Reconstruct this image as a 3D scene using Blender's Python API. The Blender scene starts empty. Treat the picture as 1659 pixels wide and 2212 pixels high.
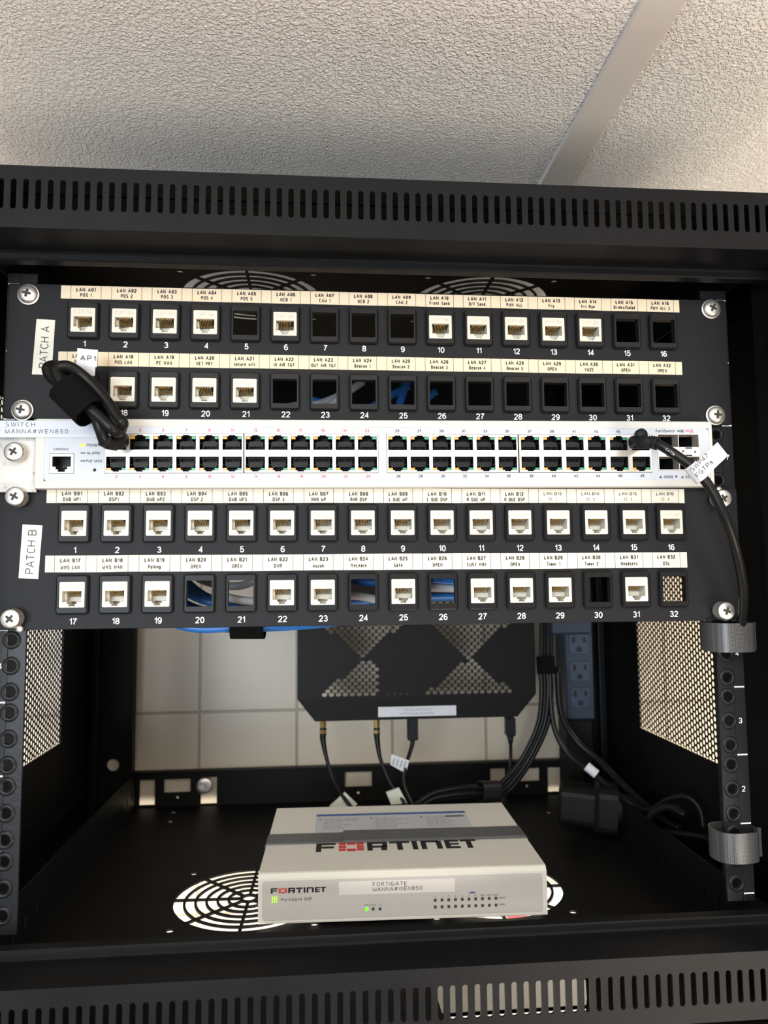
import bpy, bmesh, math, random
from mathutils import Vector, Matrix, Euler
from mathutils.geometry import delaunay_2d_cdt
random.seed(7)
SC = bpy.context.scene
COL = SC.collection
MM = 0.001
PI = math.pi

# ------------------------------------------------------------------ camera
CAMLOC = Vector((-42.32, -493.65, -81.14))
CAMROT = Euler((1.6576, 0.0083, -0.0854), 'XYZ')
FPX = 1640.0
cd = bpy.data.cameras.new('camera'); cam = bpy.data.objects.new('camera', cd); COL.objects.link(cam)
cam.location = CAMLOC * MM; cam.rotation_euler = CAMROT
cd.sensor_fit = 'HORIZONTAL'; cd.sensor_width = 36; cd.lens = FPX / 1659 * 36
cd.clip_start = 0.01; cd.clip_end = 50
cd.dof.use_dof = True; cd.dof.focus_distance = 0.50; cd.dof.aperture_fstop = 13
SC.camera = cam
_R = CAMROT.to_matrix()
def at(px, py, Y=None, Z=None, X=None):
    "the point (mm) seen at a pixel of the 1659x2212 photograph on a plane of the place"
    d = _R @ Vector(((px - 829.5) / FPX, -(py - 1106) / FPX, -1))
    if Y is not None: t = (Y - CAMLOC.y) / d.y
    elif Z is not None: t = (Z - CAMLOC.z) / d.z
    else: t = (X - CAMLOC.x) / d.x
    return CAMLOC + d * t

# ------------------------------------------------------------------ world, lights, exposure
w = bpy.data.worlds.new('room_light'); SC.world = w; w.use_nodes = True
nt = w.node_tree; nt.nodes.clear()
o = nt.nodes.new('ShaderNodeOutputWorld'); bg = nt.nodes.new('ShaderNodeBackground')
tc = nt.nodes.new('ShaderNodeTexCoord'); sp = nt.nodes.new('ShaderNodeSeparateXYZ'); cr = nt.nodes.new('ShaderNodeValToRGB')
mp = nt.nodes.new('ShaderNodeMapRange'); mp.inputs[1].default_value = -1; mp.inputs[2].default_value = 1
nt.links.new(tc.outputs['Generated'], sp.inputs[0]); nt.links.new(sp.outputs[0], mp.inputs[0])
nt.links.new(mp.outputs[0], cr.inputs[0]); nt.links.new(cr.outputs[0], bg.inputs[0]); nt.links.new(bg.outputs[0], o.inputs[0])
for i_, (p_, c_) in enumerate(((0.0, (0.8, 0.82, 0.86)), (0.28, (.50, .54, .60)), (0.72, (.56, .50, .43)), (1.0, (0.9, 0.82, 0.68)))):
    e_ = cr.color_ramp.elements[i_] if i_ in (0,) else cr.color_ramp.elements.new(p_) if i_ < 3 else cr.color_ramp.elements[-1]
    e_.position = p_; e_.color = (*c_, 1)
bg.inputs[1].default_value = 0.9
def area(name, loc, target, sx, sy, watt, col):
    l = bpy.data.lights.new(name, 'AREA'); l.shape = 'RECTANGLE'; l.size = sx; l.size_y = sy; l.energy = watt; l.color = col
    ob = bpy.data.objects.new(name, l); COL.objects.link(ob); ob.location = loc
    ob.rotation_euler = (Vector(target) - Vector(loc)).to_track_quat('-Z', 'Y').to_euler(); return ob
area('window_daylight', (-0.9, -2.6, -0.25), (0, 0, -0.12), 1.1, 0.9, 60, (0.82, 0.91, 1.0))
area('ceiling_troffer', (0.1, -0.80, 0.25), (0.1, -0.78, -1), 1.1, 0.5, 13, (1.0, 0.95, 0.87))
area('bounce_fill_right', (0.85, -1.35, -0.95), (0.15, 0.0, 0.2), 0.7, 0.5, 22, (1.0, 0.89, 0.75))  # added warm bounce from low right, shapes the ceiling gradient; no real fixture
area('lower_wall_fill', (0.0, 0.02, -0.9), (0, 0.41, -0.5), 0.9, 0.25, 11, (1.0, 0.98, 0.88))  # unseen light added to brighten the wall showing through the floor grilles
area('side_wall_fill_left', (-1.15, 0.06, 0.25), (-1.15, 0.08, -1), 0.6, 0.5, 15, (1.0, 0.98, 0.95))  # added fill: brightens the wall behind the left perforations
area('side_wall_fill_right', (1.15, 0.06, 0.25), (1.15, 0.08, -1), 0.6, 0.5, 15, (1.0, 0.96, 0.84))  # same added fill for the wall behind the right perforations
SC.view_settings.view_transform = 'Standard'; SC.view_settings.look = 'None'
SC.view_settings.exposure = 0.0; SC.view_settings.gamma = 1.0; SC.view_settings.use_curve_mapping = False

# ------------------------------------------------------------------ materials
def mat(name, col, rough=0.5, metal=0.0, bump=0, bscale=200, var=0, vscale=30, emit=None, es=0, spec=None, coat=0, trans=0, vcol=None):
    m = bpy.data.materials.new(name); m.use_nodes = True; n = m.node_tree; b = n.nodes['Principled BSDF']
    b.inputs['Base Color'].default_value = (*col, 1); b.inputs['Roughness'].default_value = rough; b.inputs['Metallic'].default_value = metal
    if spec is not None: b.inputs['Specular IOR Level'].default_value = spec
    if coat: b.inputs['Coat Weight'].default_value = coat; b.inputs['Coat Roughness'].default_value = .15
    if emit: b.inputs['Emission Color'].default_value = (*emit, 1); b.inputs['Emission Strength'].default_value = es
    if trans: b.inputs['Transmission Weight'].default_value = trans
    t = n.nodes.new('ShaderNodeTexCoord')
    nz = n.nodes.new('ShaderNodeTexNoise'); nz.inputs['Scale'].default_value = vscale; nz.inputs['Detail'].default_value = 4
    n.links.new(t.outputs['Object'], nz.inputs['Vector'])
    mx = n.nodes.new('ShaderNodeMix'); mx.data_type = 'RGBA'
    c2 = vcol if vcol else tuple(c * (1 - var) for c in col)
    mx.inputs[6].default_value = (*col, 1); mx.inputs[7].default_value = (*c2, 1)
    rm = n.nodes.new('ShaderNodeMapRange'); rm.inputs[1].default_value = .45; rm.inputs[2].default_value = .75
    n.links.new(nz.outputs[0], rm.inputs[0]); n.links.new(rm.outputs[0], mx.inputs[0]); n.links.new(mx.outputs[2], b.inputs['Base Color'])
    if bump:
        nb = n.nodes.new('ShaderNodeTexNoise'); nb.inputs['Scale'].default_value = bscale; nb.inputs['Detail'].default_value = 3
        bp = n.nodes.new('ShaderNodeBump'); bp.inputs['Strength'].default_value = bump; bp.inputs['Distance'].default_value = .001
        n.links.new(t.outputs['Object'], nb.inputs['Vector']); n.links.new(nb.outputs[0], bp.inputs['Height']); n.links.new(bp.outputs[0], b.inputs['Normal'])
    return m
M = {}
M['frame'] = mat('black powder coat', (.0055, .0058, .0066), .45, bump=.12, bscale=900, var=.3, vscale=40, spec=.14)
M['worn'] = mat('paint worn from edge', (.02, .019, .018), .5, vcol=(.3, .27, .23), vscale=260)
M['worn'].node_tree.nodes['Map Range'].inputs[1].default_value = .5; M['worn'].node_tree.nodes['Map Range'].inputs[2].default_value = .62
M['inside'] = mat('black inside paint', (.007, .0068, .0066), .5, bump=.2, bscale=700, var=.3, spec=.14)
M['rail'] = mat('black rail enamel', (.013, .0135, .015), .3, bump=.1, bscale=300, spec=.14)
M['panel'] = mat('charcoal panel paint', (.0105, .0108, .0125), .5, bump=.14, bscale=900, vcol=(.06, .062, .068), vscale=520, spec=.14)
M['panel'].node_tree.nodes['Map Range'].inputs[1].default_value = .70; M['panel'].node_tree.nodes['Map Range'].inputs[2].default_value = .76
M['bezel'] = mat('black port plastic', (.0095, .0095, .0098), .36, bump=.04, bscale=900, spec=.14)
M['jack'] = mat('ivory jack plastic', (.56, .54, .46), .45, spec=.3)
M['emboss'] = mat('ivory raised letters', (.47, .44, .36), .4)
M['gold'] = mat('brass contact', (.62, .42, .18), .3, .8)
M['tape'] = mat('cream label tape', (.62, .52, .37), .6, vcol=(.66, .5, .3), vscale=22)
M['tape'].node_tree.nodes['Map Range'].inputs[1].default_value = .62; M['tape'].node_tree.nodes['Map Range'].inputs[2].default_value = .8
M['tapeb'] = mat('pale cream label tape', (.60, .56, .46), .6, vcol=(.66, .56, .38), vscale=24)
M['tapeb'].node_tree.nodes['Map Range'].inputs[1].default_value = .6; M['tapeb'].node_tree.nodes['Map Range'].inputs[2].default_value = .8
M['sticker'] = mat('ivory name sticker', (.57, .55, .47), .45)
M['ink'] = mat('black ink', (.012, .011, .01), .5)
M['red'] = mat('red ink', (.62, .05, .06), .5)
M['redink'] = mat('pink red ink', (.45, .05, .06), .5)
M['white'] = mat('white print', (.85, .86, .88), .5)
M['paper'] = mat('white label paper', (.58, .58, .60), .45)
M['clear'] = mat('frosted label tape', (.43, .46, .53), .3)
M['ghost'] = mat('faint print', (.40, .43, .50), .4)
M['swface'] = mat('pale blue grey faceplate', (.44, .475, .53), .5, spec=.25)
M['swrim'] = mat('off white switch enamel', (.50, .495, .465), .5, spec=.25)
M['ear'] = mat('scuffed white enamel', (.50, .495, .475), .5, vcol=(.3, .27, .22), vscale=160, bump=.2, bscale=200)
M['ear'].node_tree.nodes['Map Range'].inputs[1].default_value = .6; M['ear'].node_tree.nodes['Map Range'].inputs[2].default_value = .72
M['cage'] = mat('nickel port cage', (.72, .68, .62), .3, .7)
M['portin'] = mat('black socket plastic', (.012, .0125, .014), .35, spec=.14)
M['amber'] = mat('amber lens', (.62, .3, .04), .25, coat=.4)
M['green'] = mat('green lens', (.03, .26, .14), .25, coat=.4)
M['lit'] = mat('lit green lamp', (.15, .6, .03), .3, emit=(.1, .95, .01), es=1.6)
M['lity'] = mat('lit yellow green lamp', (.25, .4, .04), .3, emit=(.42, .85, .04), es=1.0)
M['screw'] = mat('nickel screw', (.74, .71, .66), .38, .85, bump=.12, bscale=1500, var=.35, vscale=300)
M['slot'] = mat('dark screw recess', (.03, .024, .02), .6, .3)
M['cable'] = mat('black cable jacket', (.009, .0087, .0084), .3, bump=.12, bscale=250, spec=.14)
M['boot'] = mat('black rubber boot', (.013, .0135, .0145), .45, spec=.14)
M['velcro'] = mat('black fuzzy strap', (.004, .004, .004), .95, bump=.8, bscale=2500, spec=.1)
M['blue'] = mat('blue cable jacket', (.02, .13, .42), .35)
M['whitecable'] = mat('grey white cable jacket', (.55, .56, .56), .4)
M['fg'] = mat('warm grey enamel', (.67, .65, .585), .45, bump=.1, bscale=700)
M['fgpanel'] = mat('silver grey faceplate', (.50, .48, .45), .4)
M['fgtape'] = mat('glossy label tape', (.70, .67, .64), .3)
M['led_off'] = mat('unlit lamp', (.06, .06, .055), .4)
M['logo_red'] = mat('logo red', (.6, .05, .05), .45)
M['bluehead'] = mat('blue header print', (.03, .09, .3), .5)
M['guide'] = mat('guide sticker', (.50, .51, .53), .45)
M['greyink'] = mat('grey fine print', (.16, .17, .2), .5)
M['foot'] = mat('grey rubber foot', (.05, .05, .05), .7)
M['brass'] = mat('gold plated connector', (.75, .5, .2), .25, .9)
M['flag'] = mat('grey green flag label', (.55, .57, .5), .5)
M['router'] = mat('black router case', (.009, .0082, .0076), .5, bump=.08, bscale=500, spec=.14)
M['strip'] = mat('slate blue strip housing', (.025, .037, .057), .45)
M['stripdark'] = mat('dark outlet slot', (.004, .004, .005), .6)
M['socket'] = mat('slate blue outlet face', (.038, .054, .082), .4)
M['grey_metal'] = mat('brushed grey steel', (.3, .29, .265), .5, 0)
M['rust'] = mat('rust brown', (.16, .05, .03), .7)
M['orange'] = mat('orange yellow print', (.85, .5, .14), .5)
M['pink'] = mat('pink red print', (.75, .14, .14), .5)
M['sheet'] = mat('white sheet', (.88, .87, .8), .6)

# woven hook-and-loop strap
def weave(name, col, col2, scale):
    m = mat(name, col, .35, bump=0); n = m.node_tree; b = n.nodes['Principled BSDF']
    t = n.nodes.new('ShaderNodeTexCoord'); mpn = n.nodes.new('ShaderNodeMapping'); mpn.inputs['Rotation'].default_value = (0, .785, 0)
    c = n.nodes.new('ShaderNodeTexChecker'); c.inputs['Scale'].default_value = scale
    c.inputs[1].default_value = (*col, 1); c.inputs[2].default_value = (*col2, 1)
    n.links.new(t.outputs['Object'], mpn.inputs[0]); n.links.new(mpn.outputs[0], c.inputs[0]); n.links.new(c.outputs[0], b.inputs['Base Color'])
    bp = n.nodes.new('ShaderNodeBump'); bp.inputs['Strength'].default_value = .5; bp.inputs['Distance'].default_value = .0004
    n.links.new(c.outputs[1], bp.inputs['Height']); n.links.new(bp.outputs[0], b.inputs['Normal'])
    return m
M['strap'] = weave('grey woven strap', (.018, .018, .018), (.085, .085, .085), 1700)
M['fgstrap'] = weave('charcoal woven strap', (.075, .075, .075), (.11, .11, .112), 1200)

# ceiling board: crinkled stucco emboss
def ceiling_mat():
    m = mat('stucco embossed ceiling board', (.87, .85, .82), .42); n = m.node_tree; b = n.nodes['Principled BSDF']
    t = n.nodes.new('ShaderNodeTexCoord')
    a = n.nodes.new('ShaderNodeTexNoise'); a.inputs['Scale'].default_value = 440; a.inputs['Detail'].default_value = 2.5; a.inputs['Distortion'].default_value = .5
    r = n.nodes.new('ShaderNodeMapRange'); r.inputs[1].default_value = .42; r.inputs[2].default_value = .62
    bp = n.nodes.new('ShaderNodeBump'); bp.inputs['Strength'].default_value = 1.0; bp.inputs['Distance'].default_value = .001
    n.links.new(t.outputs['Object'], a.inputs['Vector']); n.links.new(a.outputs[0], r.inputs[0]); n.links.new(r.outputs[0], bp.inputs['Height'])
    n.links.new(bp.outputs[0], b.inputs['Normal']); return m
M['ceiling'] = ceiling_mat()
M['tee'] = mat('painted ceiling strip', (.62, .59, .56), .4)
def tile_mat(name, tile, grout, pitch, offx, offz):
    m = mat(name, tile, .3); n = m.node_tree; b = n.nodes['Principled BSDF']
    t = n.nodes.new('ShaderNodeTexCoord'); s = n.nodes.new('ShaderNodeSeparateXYZ'); c = n.nodes.new('ShaderNodeCombineXYZ')
    n.links.new(t.outputs['Object'], s.inputs[0])
    for i, (src, off) in enumerate(((0, offx), (2, offz))):
        a = n.nodes.new('ShaderNodeMath'); a.operation = 'SUBTRACT'; a.inputs[1].default_value = off
        n.links.new(s.outputs[src], a.inputs[0]); n.links.new(a.outputs[0], c.inputs[i])
    br = n.nodes.new('ShaderNodeTexBrick'); br.offset = 0; br.inputs['Scale'].default_value = 1
    br.inputs['Brick Width'].default_value = pitch; br.inputs['Row Height'].default_value = pitch
    br.inputs['Mortar Size'].default_value = .0016; br.inputs['Mortar Smooth'].default_value = .4; br.inputs['Bias'].default_value = 0
    br.inputs['Color1'].default_value = (*tile, 1); br.inputs['Color2'].default_value = tuple(x * .96 for x in tile) + (1,); br.inputs['Mortar'].default_value = (*grout, 1)
    n.links.new(c.outputs[0], br.inputs['Vector']); n.links.new(br.outputs[0], b.inputs['Base Color'])
    bp = n.nodes.new('ShaderNodeBump'); bp.invert = True; bp.inputs['Strength'].default_value = 1; bp.inputs['Distance'].default_value = .0012
    n.links.new(br.outputs[1], bp.inputs['Height']); n.links.new(bp.outputs[0], b.inputs['Normal']); return m
M['tile'] = tile_mat('cream wall tile', (.66, .57, .44), (.42, .34, .25), .1118, -.1804 + .0008, -.2328 - .0008)
M['floor'] = tile_mat('quarry floor tile', (.3, .16, .11), (.12, .1, .09), .15, 0, 0)

# ------------------------------------------------------------------ mesh builder (millimetres)
ORG = {}
def mF(u, v, d): return (u, d, v)      # facing the room: u = X, v = Z, d = Y
def mT(u, v, d): return (u, v, d)      # lying flat: u = X, v = Y, d = Z
def mS(u, v, d): return (d, u, v)      # side wall: u = Y, v = Z, d = X
def rect(u0, v0, u1, v1): return [(u0, v0), (u1, v0), (u1, v1), (u0, v1)]
def rrect(u0, v0, u1, v1, r, n=4):
    out = []
    for cx, cy, a0 in ((u1 - r, v0 + r, -90), (u1 - r, v1 - r, 0), (u0 + r, v1 - r, 90), (u0 + r, v0 + r, 180)):
        for i in range(n + 1):
            a = math.radians(a0 + 90 * i / n); out.append((cx + r * math.cos(a), cy + r * math.sin(a)))
    return out
def circ(cx, cy, r, n=20, ry=None): return [(cx + r * math.cos(2 * PI * i / n), cy + (ry or r) * math.sin(2 * PI * i / n)) for i in range(n)]
def inset(loop, d):
    n = len(loop); A = sum(loop[i][0] * loop[(i + 1) % n][1] - loop[(i + 1) % n][0] * loop[i][1] for i in range(n))
    s = 1 if A > 0 else -1; out = []
    for i in range(n):
        p, q, r = Vector(loop[i - 1]), Vector(loop[i]), Vector(loop[(i + 1) % n])
        a = (q - p).normalized(); b = (r - q).normalized()
        na = Vector((-a.y, a.x)) * s; nb = Vector((-b.y, b.x)) * s
        k = na + nb; k = k / max(.3, k.dot(na)) if k.length > 1e-6 else na
        out.append(tuple(q + k * d))
    return out
# plain sans lettering drawn as strokes: every glyph is (width, polylines) on a cap height of 1
def _arc(cx, cy, rx, ry, a0, a1, n=8): return [(cx + rx * math.cos(math.radians(a0 + (a1 - a0) * i / n)), cy + ry * math.sin(math.radians(a0 + (a1 - a0) * i / n))) for i in range(n + 1)]
def _o(x0, y0, x1, y1, n=16): return _arc((x0 + x1) / 2, (y0 + y1) / 2, (x1 - x0) / 2, (y1 - y0) / 2, 90, 450, n)
GLY = {
'A': (.66, [[(0, 0), (.33, 1), (.66, 0)], [(.12, .32), (.54, .32)]]),
'B': (.58, [[(0, 0), (0, 1), (.32, 1)] + _arc(.32, .76, .22, .24, 90, -90) + [(0, .52)], [(.32, .52)] + _arc(.33, .26, .25, .26, 90, -90) + [(0, 0)]]),
'C': (.62, [_arc(.32, .5, .32, .5, 48, 312, 14)]),
'D': (.62, [[(0, 0), (0, 1), (.26, 1)] + _arc(.26, .5, .36, .5, 90, -90, 10) + [(0, 0)]]),
'E': (.52, [[(.52, 1), (0, 1), (0, 0), (.52, 0)], [(0, .52), (.46, .52)]]),
'F': (.5, [[(.5, 1), (0, 1), (0, 0)], [(0, .5), (.44, .5)]]),
'G': (.65, [_arc(.33, .5, .33, .5, 50, 340, 14) + [(.65, .45), (.36, .45)]]),
'H': (.6, [[(0, 0), (0, 1)], [(.6, 0), (.6, 1)], [(0, .52), (.6, .52)]]),
'I': (.0, [[(0, 0), (0, 1)]]),
'J': (.42, [[(.42, 1), (.42, .24)] + _arc(.21, .22, .21, .22, 0, -180)]),
'K': (.58, [[(0, 0), (0, 1)], [(.55, 1), (0, .38)], [(.2, .58), (.58, 0)]]),
'L': (.46, [[(0, 1), (0, 0), (.46, 0)]]),
'M': (.72, [[(0, 0), (0, 1), (.36, 0), (.72, 1), (.72, 0)]]),
'N': (.6, [[(0, 0), (0, 1), (.6, 0), (.6, 1)]]),
'O': (.68, [_o(0, 0, .68, 1)]),
'P': (.54, [[(0, 0), (0, 1), (.3, 1)] + _arc(.3, .73, .25, .27, 90, -90) + [(0, .46)]]),
'Q': (.68, [_o(0, 0, .68, 1), [(.42, .25), (.7, -.05)]]),
'R': (.58, [[(0, 0), (0, 1), (.32, 1)] + _arc(.32, .75, .24, .25, 90, -90) + [(0, .5)], [(.34, .5), (.58, 0)]]),
'S': (.56, [_arc(.28, .75, .26, .25, 30, 270, 10) + _arc(.28, .25, .28, .25, 90, -150, 10)]),
'T': (.6, [[(0, 1), (.6, 1)], [(.3, 1), (.3, 0)]]),
'U': (.6, [[(0, 1), (0, .3)] + _arc(.3, .3, .3, .3, 180, 360) + [(.6, 1)]]),
'V': (.64, [[(0, 1), (.32, 0), (.64, 1)]]),
'W': (.92, [[(0, 1), (.22, 0), (.46, 1), (.7, 0), (.92, 1)]]),
'X': (.6, [[(0, 0), (.6, 1)], [(0, 1), (.6, 0)]]),
'Y': (.62, [[(0, 1), (.31, .45), (.62, 1)], [(.31, .45), (.31, 0)]]),
'Z': (.56, [[(0, 1), (.56, 1), (0, 0), (.56, 0)]]),
'0': (.52, [_o(0, 0, .52, 1)]),
'1': (.26, [[(0, .76), (.2, .86), (.26, 1), (.26, 0)]]),
'2': (.52, [_arc(.26, .72, .26, .28, 170, -30, 10) + [(0, 0), (.53, 0)]]),
'3': (.52, [_arc(.25, .75, .23, .25, 160, -80, 9) + [(.2, .52)], [(.2, .52)] + _arc(.25, .26, .27, .26, 80, -160, 10)]),
'4': (.54, [[(.4, 0), (.4, 1), (0, .28), (.54, .28)]]),
'5': (.52, [[(.48, 1), (.1, 1), (.04, .5)] + _arc(.25, .32, .27, .32, 130, -155, 11)]),
'6': (.52, [_o(0, 0, .52, .6), [(0, .3)] + _arc(.27, .6, .27, .4, 180, 40, 8)]),
'7': (.5, [[(0, 1), (.5, 1), (.2, .4), (.14, 0)]]),
'8': (.52, [_o(0, 0, .52, .53), _o(.03, .53, .49, 1)]),
'9': (.52, [_o(0, .4, .52, 1), [(.52, .7)] + _arc(.25, .4, .27, .4, 0, -140, 8)]),
'a': (.44, [[(.02, .56)] + _arc(.22, .5, .21, .22, 130, 0, 5) + [(.43, 0)], _o(0, 0, .4, .42, 10)]), 'b': (.46, [[(0, 1), (0, 0)], _o(0, 0, .46, .72, 12)]),
'c': (.42, [_arc(.23, .36, .23, .36, 50, 310, 9)]), 'd': (.46, [[(.46, 1), (.46, 0)], _o(0, 0, .46, .72, 12)]),
'e': (.46, [[(0, .38), (.46, .38)] + _arc(.23, .36, .23, .36, 4, 310, 11)]), 'f': (.42, [[(.16, 0), (.16, .8)] + _arc(.36, .8, .2, .2, 180, 80, 4), [(-.02, .66), (.42, .66)]]),
'g': (.46, [_o(0, 0, .46, .72, 12), [(.46, .72), (.46, -.08)] + _arc(.23, -.06, .23, .2, 0, -150, 6)]), 'h': (.42, [[(0, 1), (0, 0)], [(0, .46)] + _arc(.21, .48, .21, .24, 170, 0, 6) + [(.42, 0)]]),
'i': (.0, [[(0, 0), (0, .7)], [(0, .88), (0, .99)]]), 'k': (.42, [[(0, 0), (0, 1)], [(.38, .7), (0, .26)], [(.16, .42), (.42, 0)]]), 'l': (.0, [[(0, 0), (0, 1)]]),
'n': (.42, [[(0, .7), (0, 0)], [(0, .46)] + _arc(.21, .48, .21, .24, 170, 0, 6) + [(.42, 0)]]),
'm': (.72, [[(0, .7), (0, 0)], [(0, .48)] + _arc(.18, .5, .18, .22, 170, 0, 6) + [(.36, 0)], [(.36, .48)] + _arc(.54, .5, .18, .22, 170, 0, 6) + [(.72, 0)]]),
'o': (.48, [_o(0, 0, .48, .72, 12)]), 'p': (.46, [[(0, .72), (0, -.28)], _o(0, 0, .46, .72, 12)]),
'r': (.3, [[(0, .7), (0, 0)], [(0, .44)] + _arc(.24, .44, .24, .27, 170, 80, 4)]),
's': (.4, [_arc(.2, .54, .18, .17, 40, 260, 7) + _arc(.2, .18, .2, .18, 90, -140, 7)]),
't': (.42, [[(.18, .92), (.18, .14)] + _arc(.36, .14, .18, .14, 180, 270, 3), [(-.02, .66), (.42, .66)]]),
'u': (.42, [[(0, .7), (0, .24)] + _arc(.21, .24, .21, .24, 180, 350, 6), [(.42, .7), (.42, 0)]]),
'v': (.44, [[(0, .7), (.22, 0), (.44, .7)]]), 'w': (.66, [[(0, .7), (.16, 0), (.33, .7), (.5, 0), (.66, .7)]]),
'x': (.42, [[(0, 0), (.42, .7)], [(0, .7), (.42, 0)]]), 'y': (.44, [[(0, .7), (.22, 0)], [(.44, .7), (.16, -.26), (.02, -.28)]]),
'z': (.4, [[(0, .7), (.4, .7), (0, 0), (.4, 0)]]),
'/': (.3, [[(0, -.05), (.3, 1.05)]]), '-': (.24, [[(0, .38), (.24, .38)]]), '.': (.0, [[(0, 0), (0, .06)]]),
'#': (.6, [[(.12, 0), (.22, 1)], [(.38, 0), (.48, 1)], [(0, .33), (.58, .33)], [(.04, .67), (.6, .67)]]), ' ': (.3, [])}
def _ribbon(pl, t, ax, kx):
    "solid stroke of thickness t (cap-height units); x is squeezed by kx but the stroke keeps its weight"
    P = [Vector((p[0] * kx + ax, p[1])) for p in pl]; Q = [P[0]]
    for p in P[1:]:
        if (p - Q[-1]).length > 1e-4: Q.append(p)
    n = len(Q); cl = (Q[0] - Q[-1]).length < 1e-3 and n > 3
    vs = []; fs = []
    for i in range(n):
        a = (Q[i] - Q[i - 1]).normalized() if i else ((Q[i] - Q[i - 2 if not i else 0]).normalized() if 0 else None)
        d0 = (Q[i] - Q[i - 1]) if i else ((Q[0] - Q[-2]) if cl else (Q[1] - Q[0]))
        d1 = (Q[i + 1] - Q[i]) if i < n - 1 else ((Q[1] - Q[0]) if cl else (Q[-1] - Q[-2]))
        d0 = d0.normalized(); d1 = d1.normalized(); m = d0 + d1
        m = m.normalized() if m.length > .2 else d0
        nr = Vector((-m.y, m.x)); k = 1 / max(.45, abs(nr.dot(Vector((-d0.y, d0.x)))))
        vs += [Q[i] + nr * (t / 2 * k), Q[i] - nr * (t / 2 * k)]
        if i: fs.append((2 * i - 2, 2 * i - 1, 2 * i + 1, 2 * i))
    return vs, fs
def strokes(s, t, kx, gap):
    x = 0; V = []; F = []; O = []; q_ = 0
    for ch in s:
        w_, pls = GLY.get(ch, GLY[' '])
        for pl in pls:
            pl2 = [(p[0], t / 2 + p[1] * (1 - t)) for p in pl]
            vs, fs = _ribbon(pl2, t, x + t / 2, kx); b = len(V); V += vs; O += [.008 * (q_ % 4) + .0022 * (i_ // 2) for i_ in range(len(vs))]; q_ += 1; F += [tuple(b + i for i in f) for f in fs]
        x += w_ * kx + t + gap
    return V, F, x - gap, O
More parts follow.
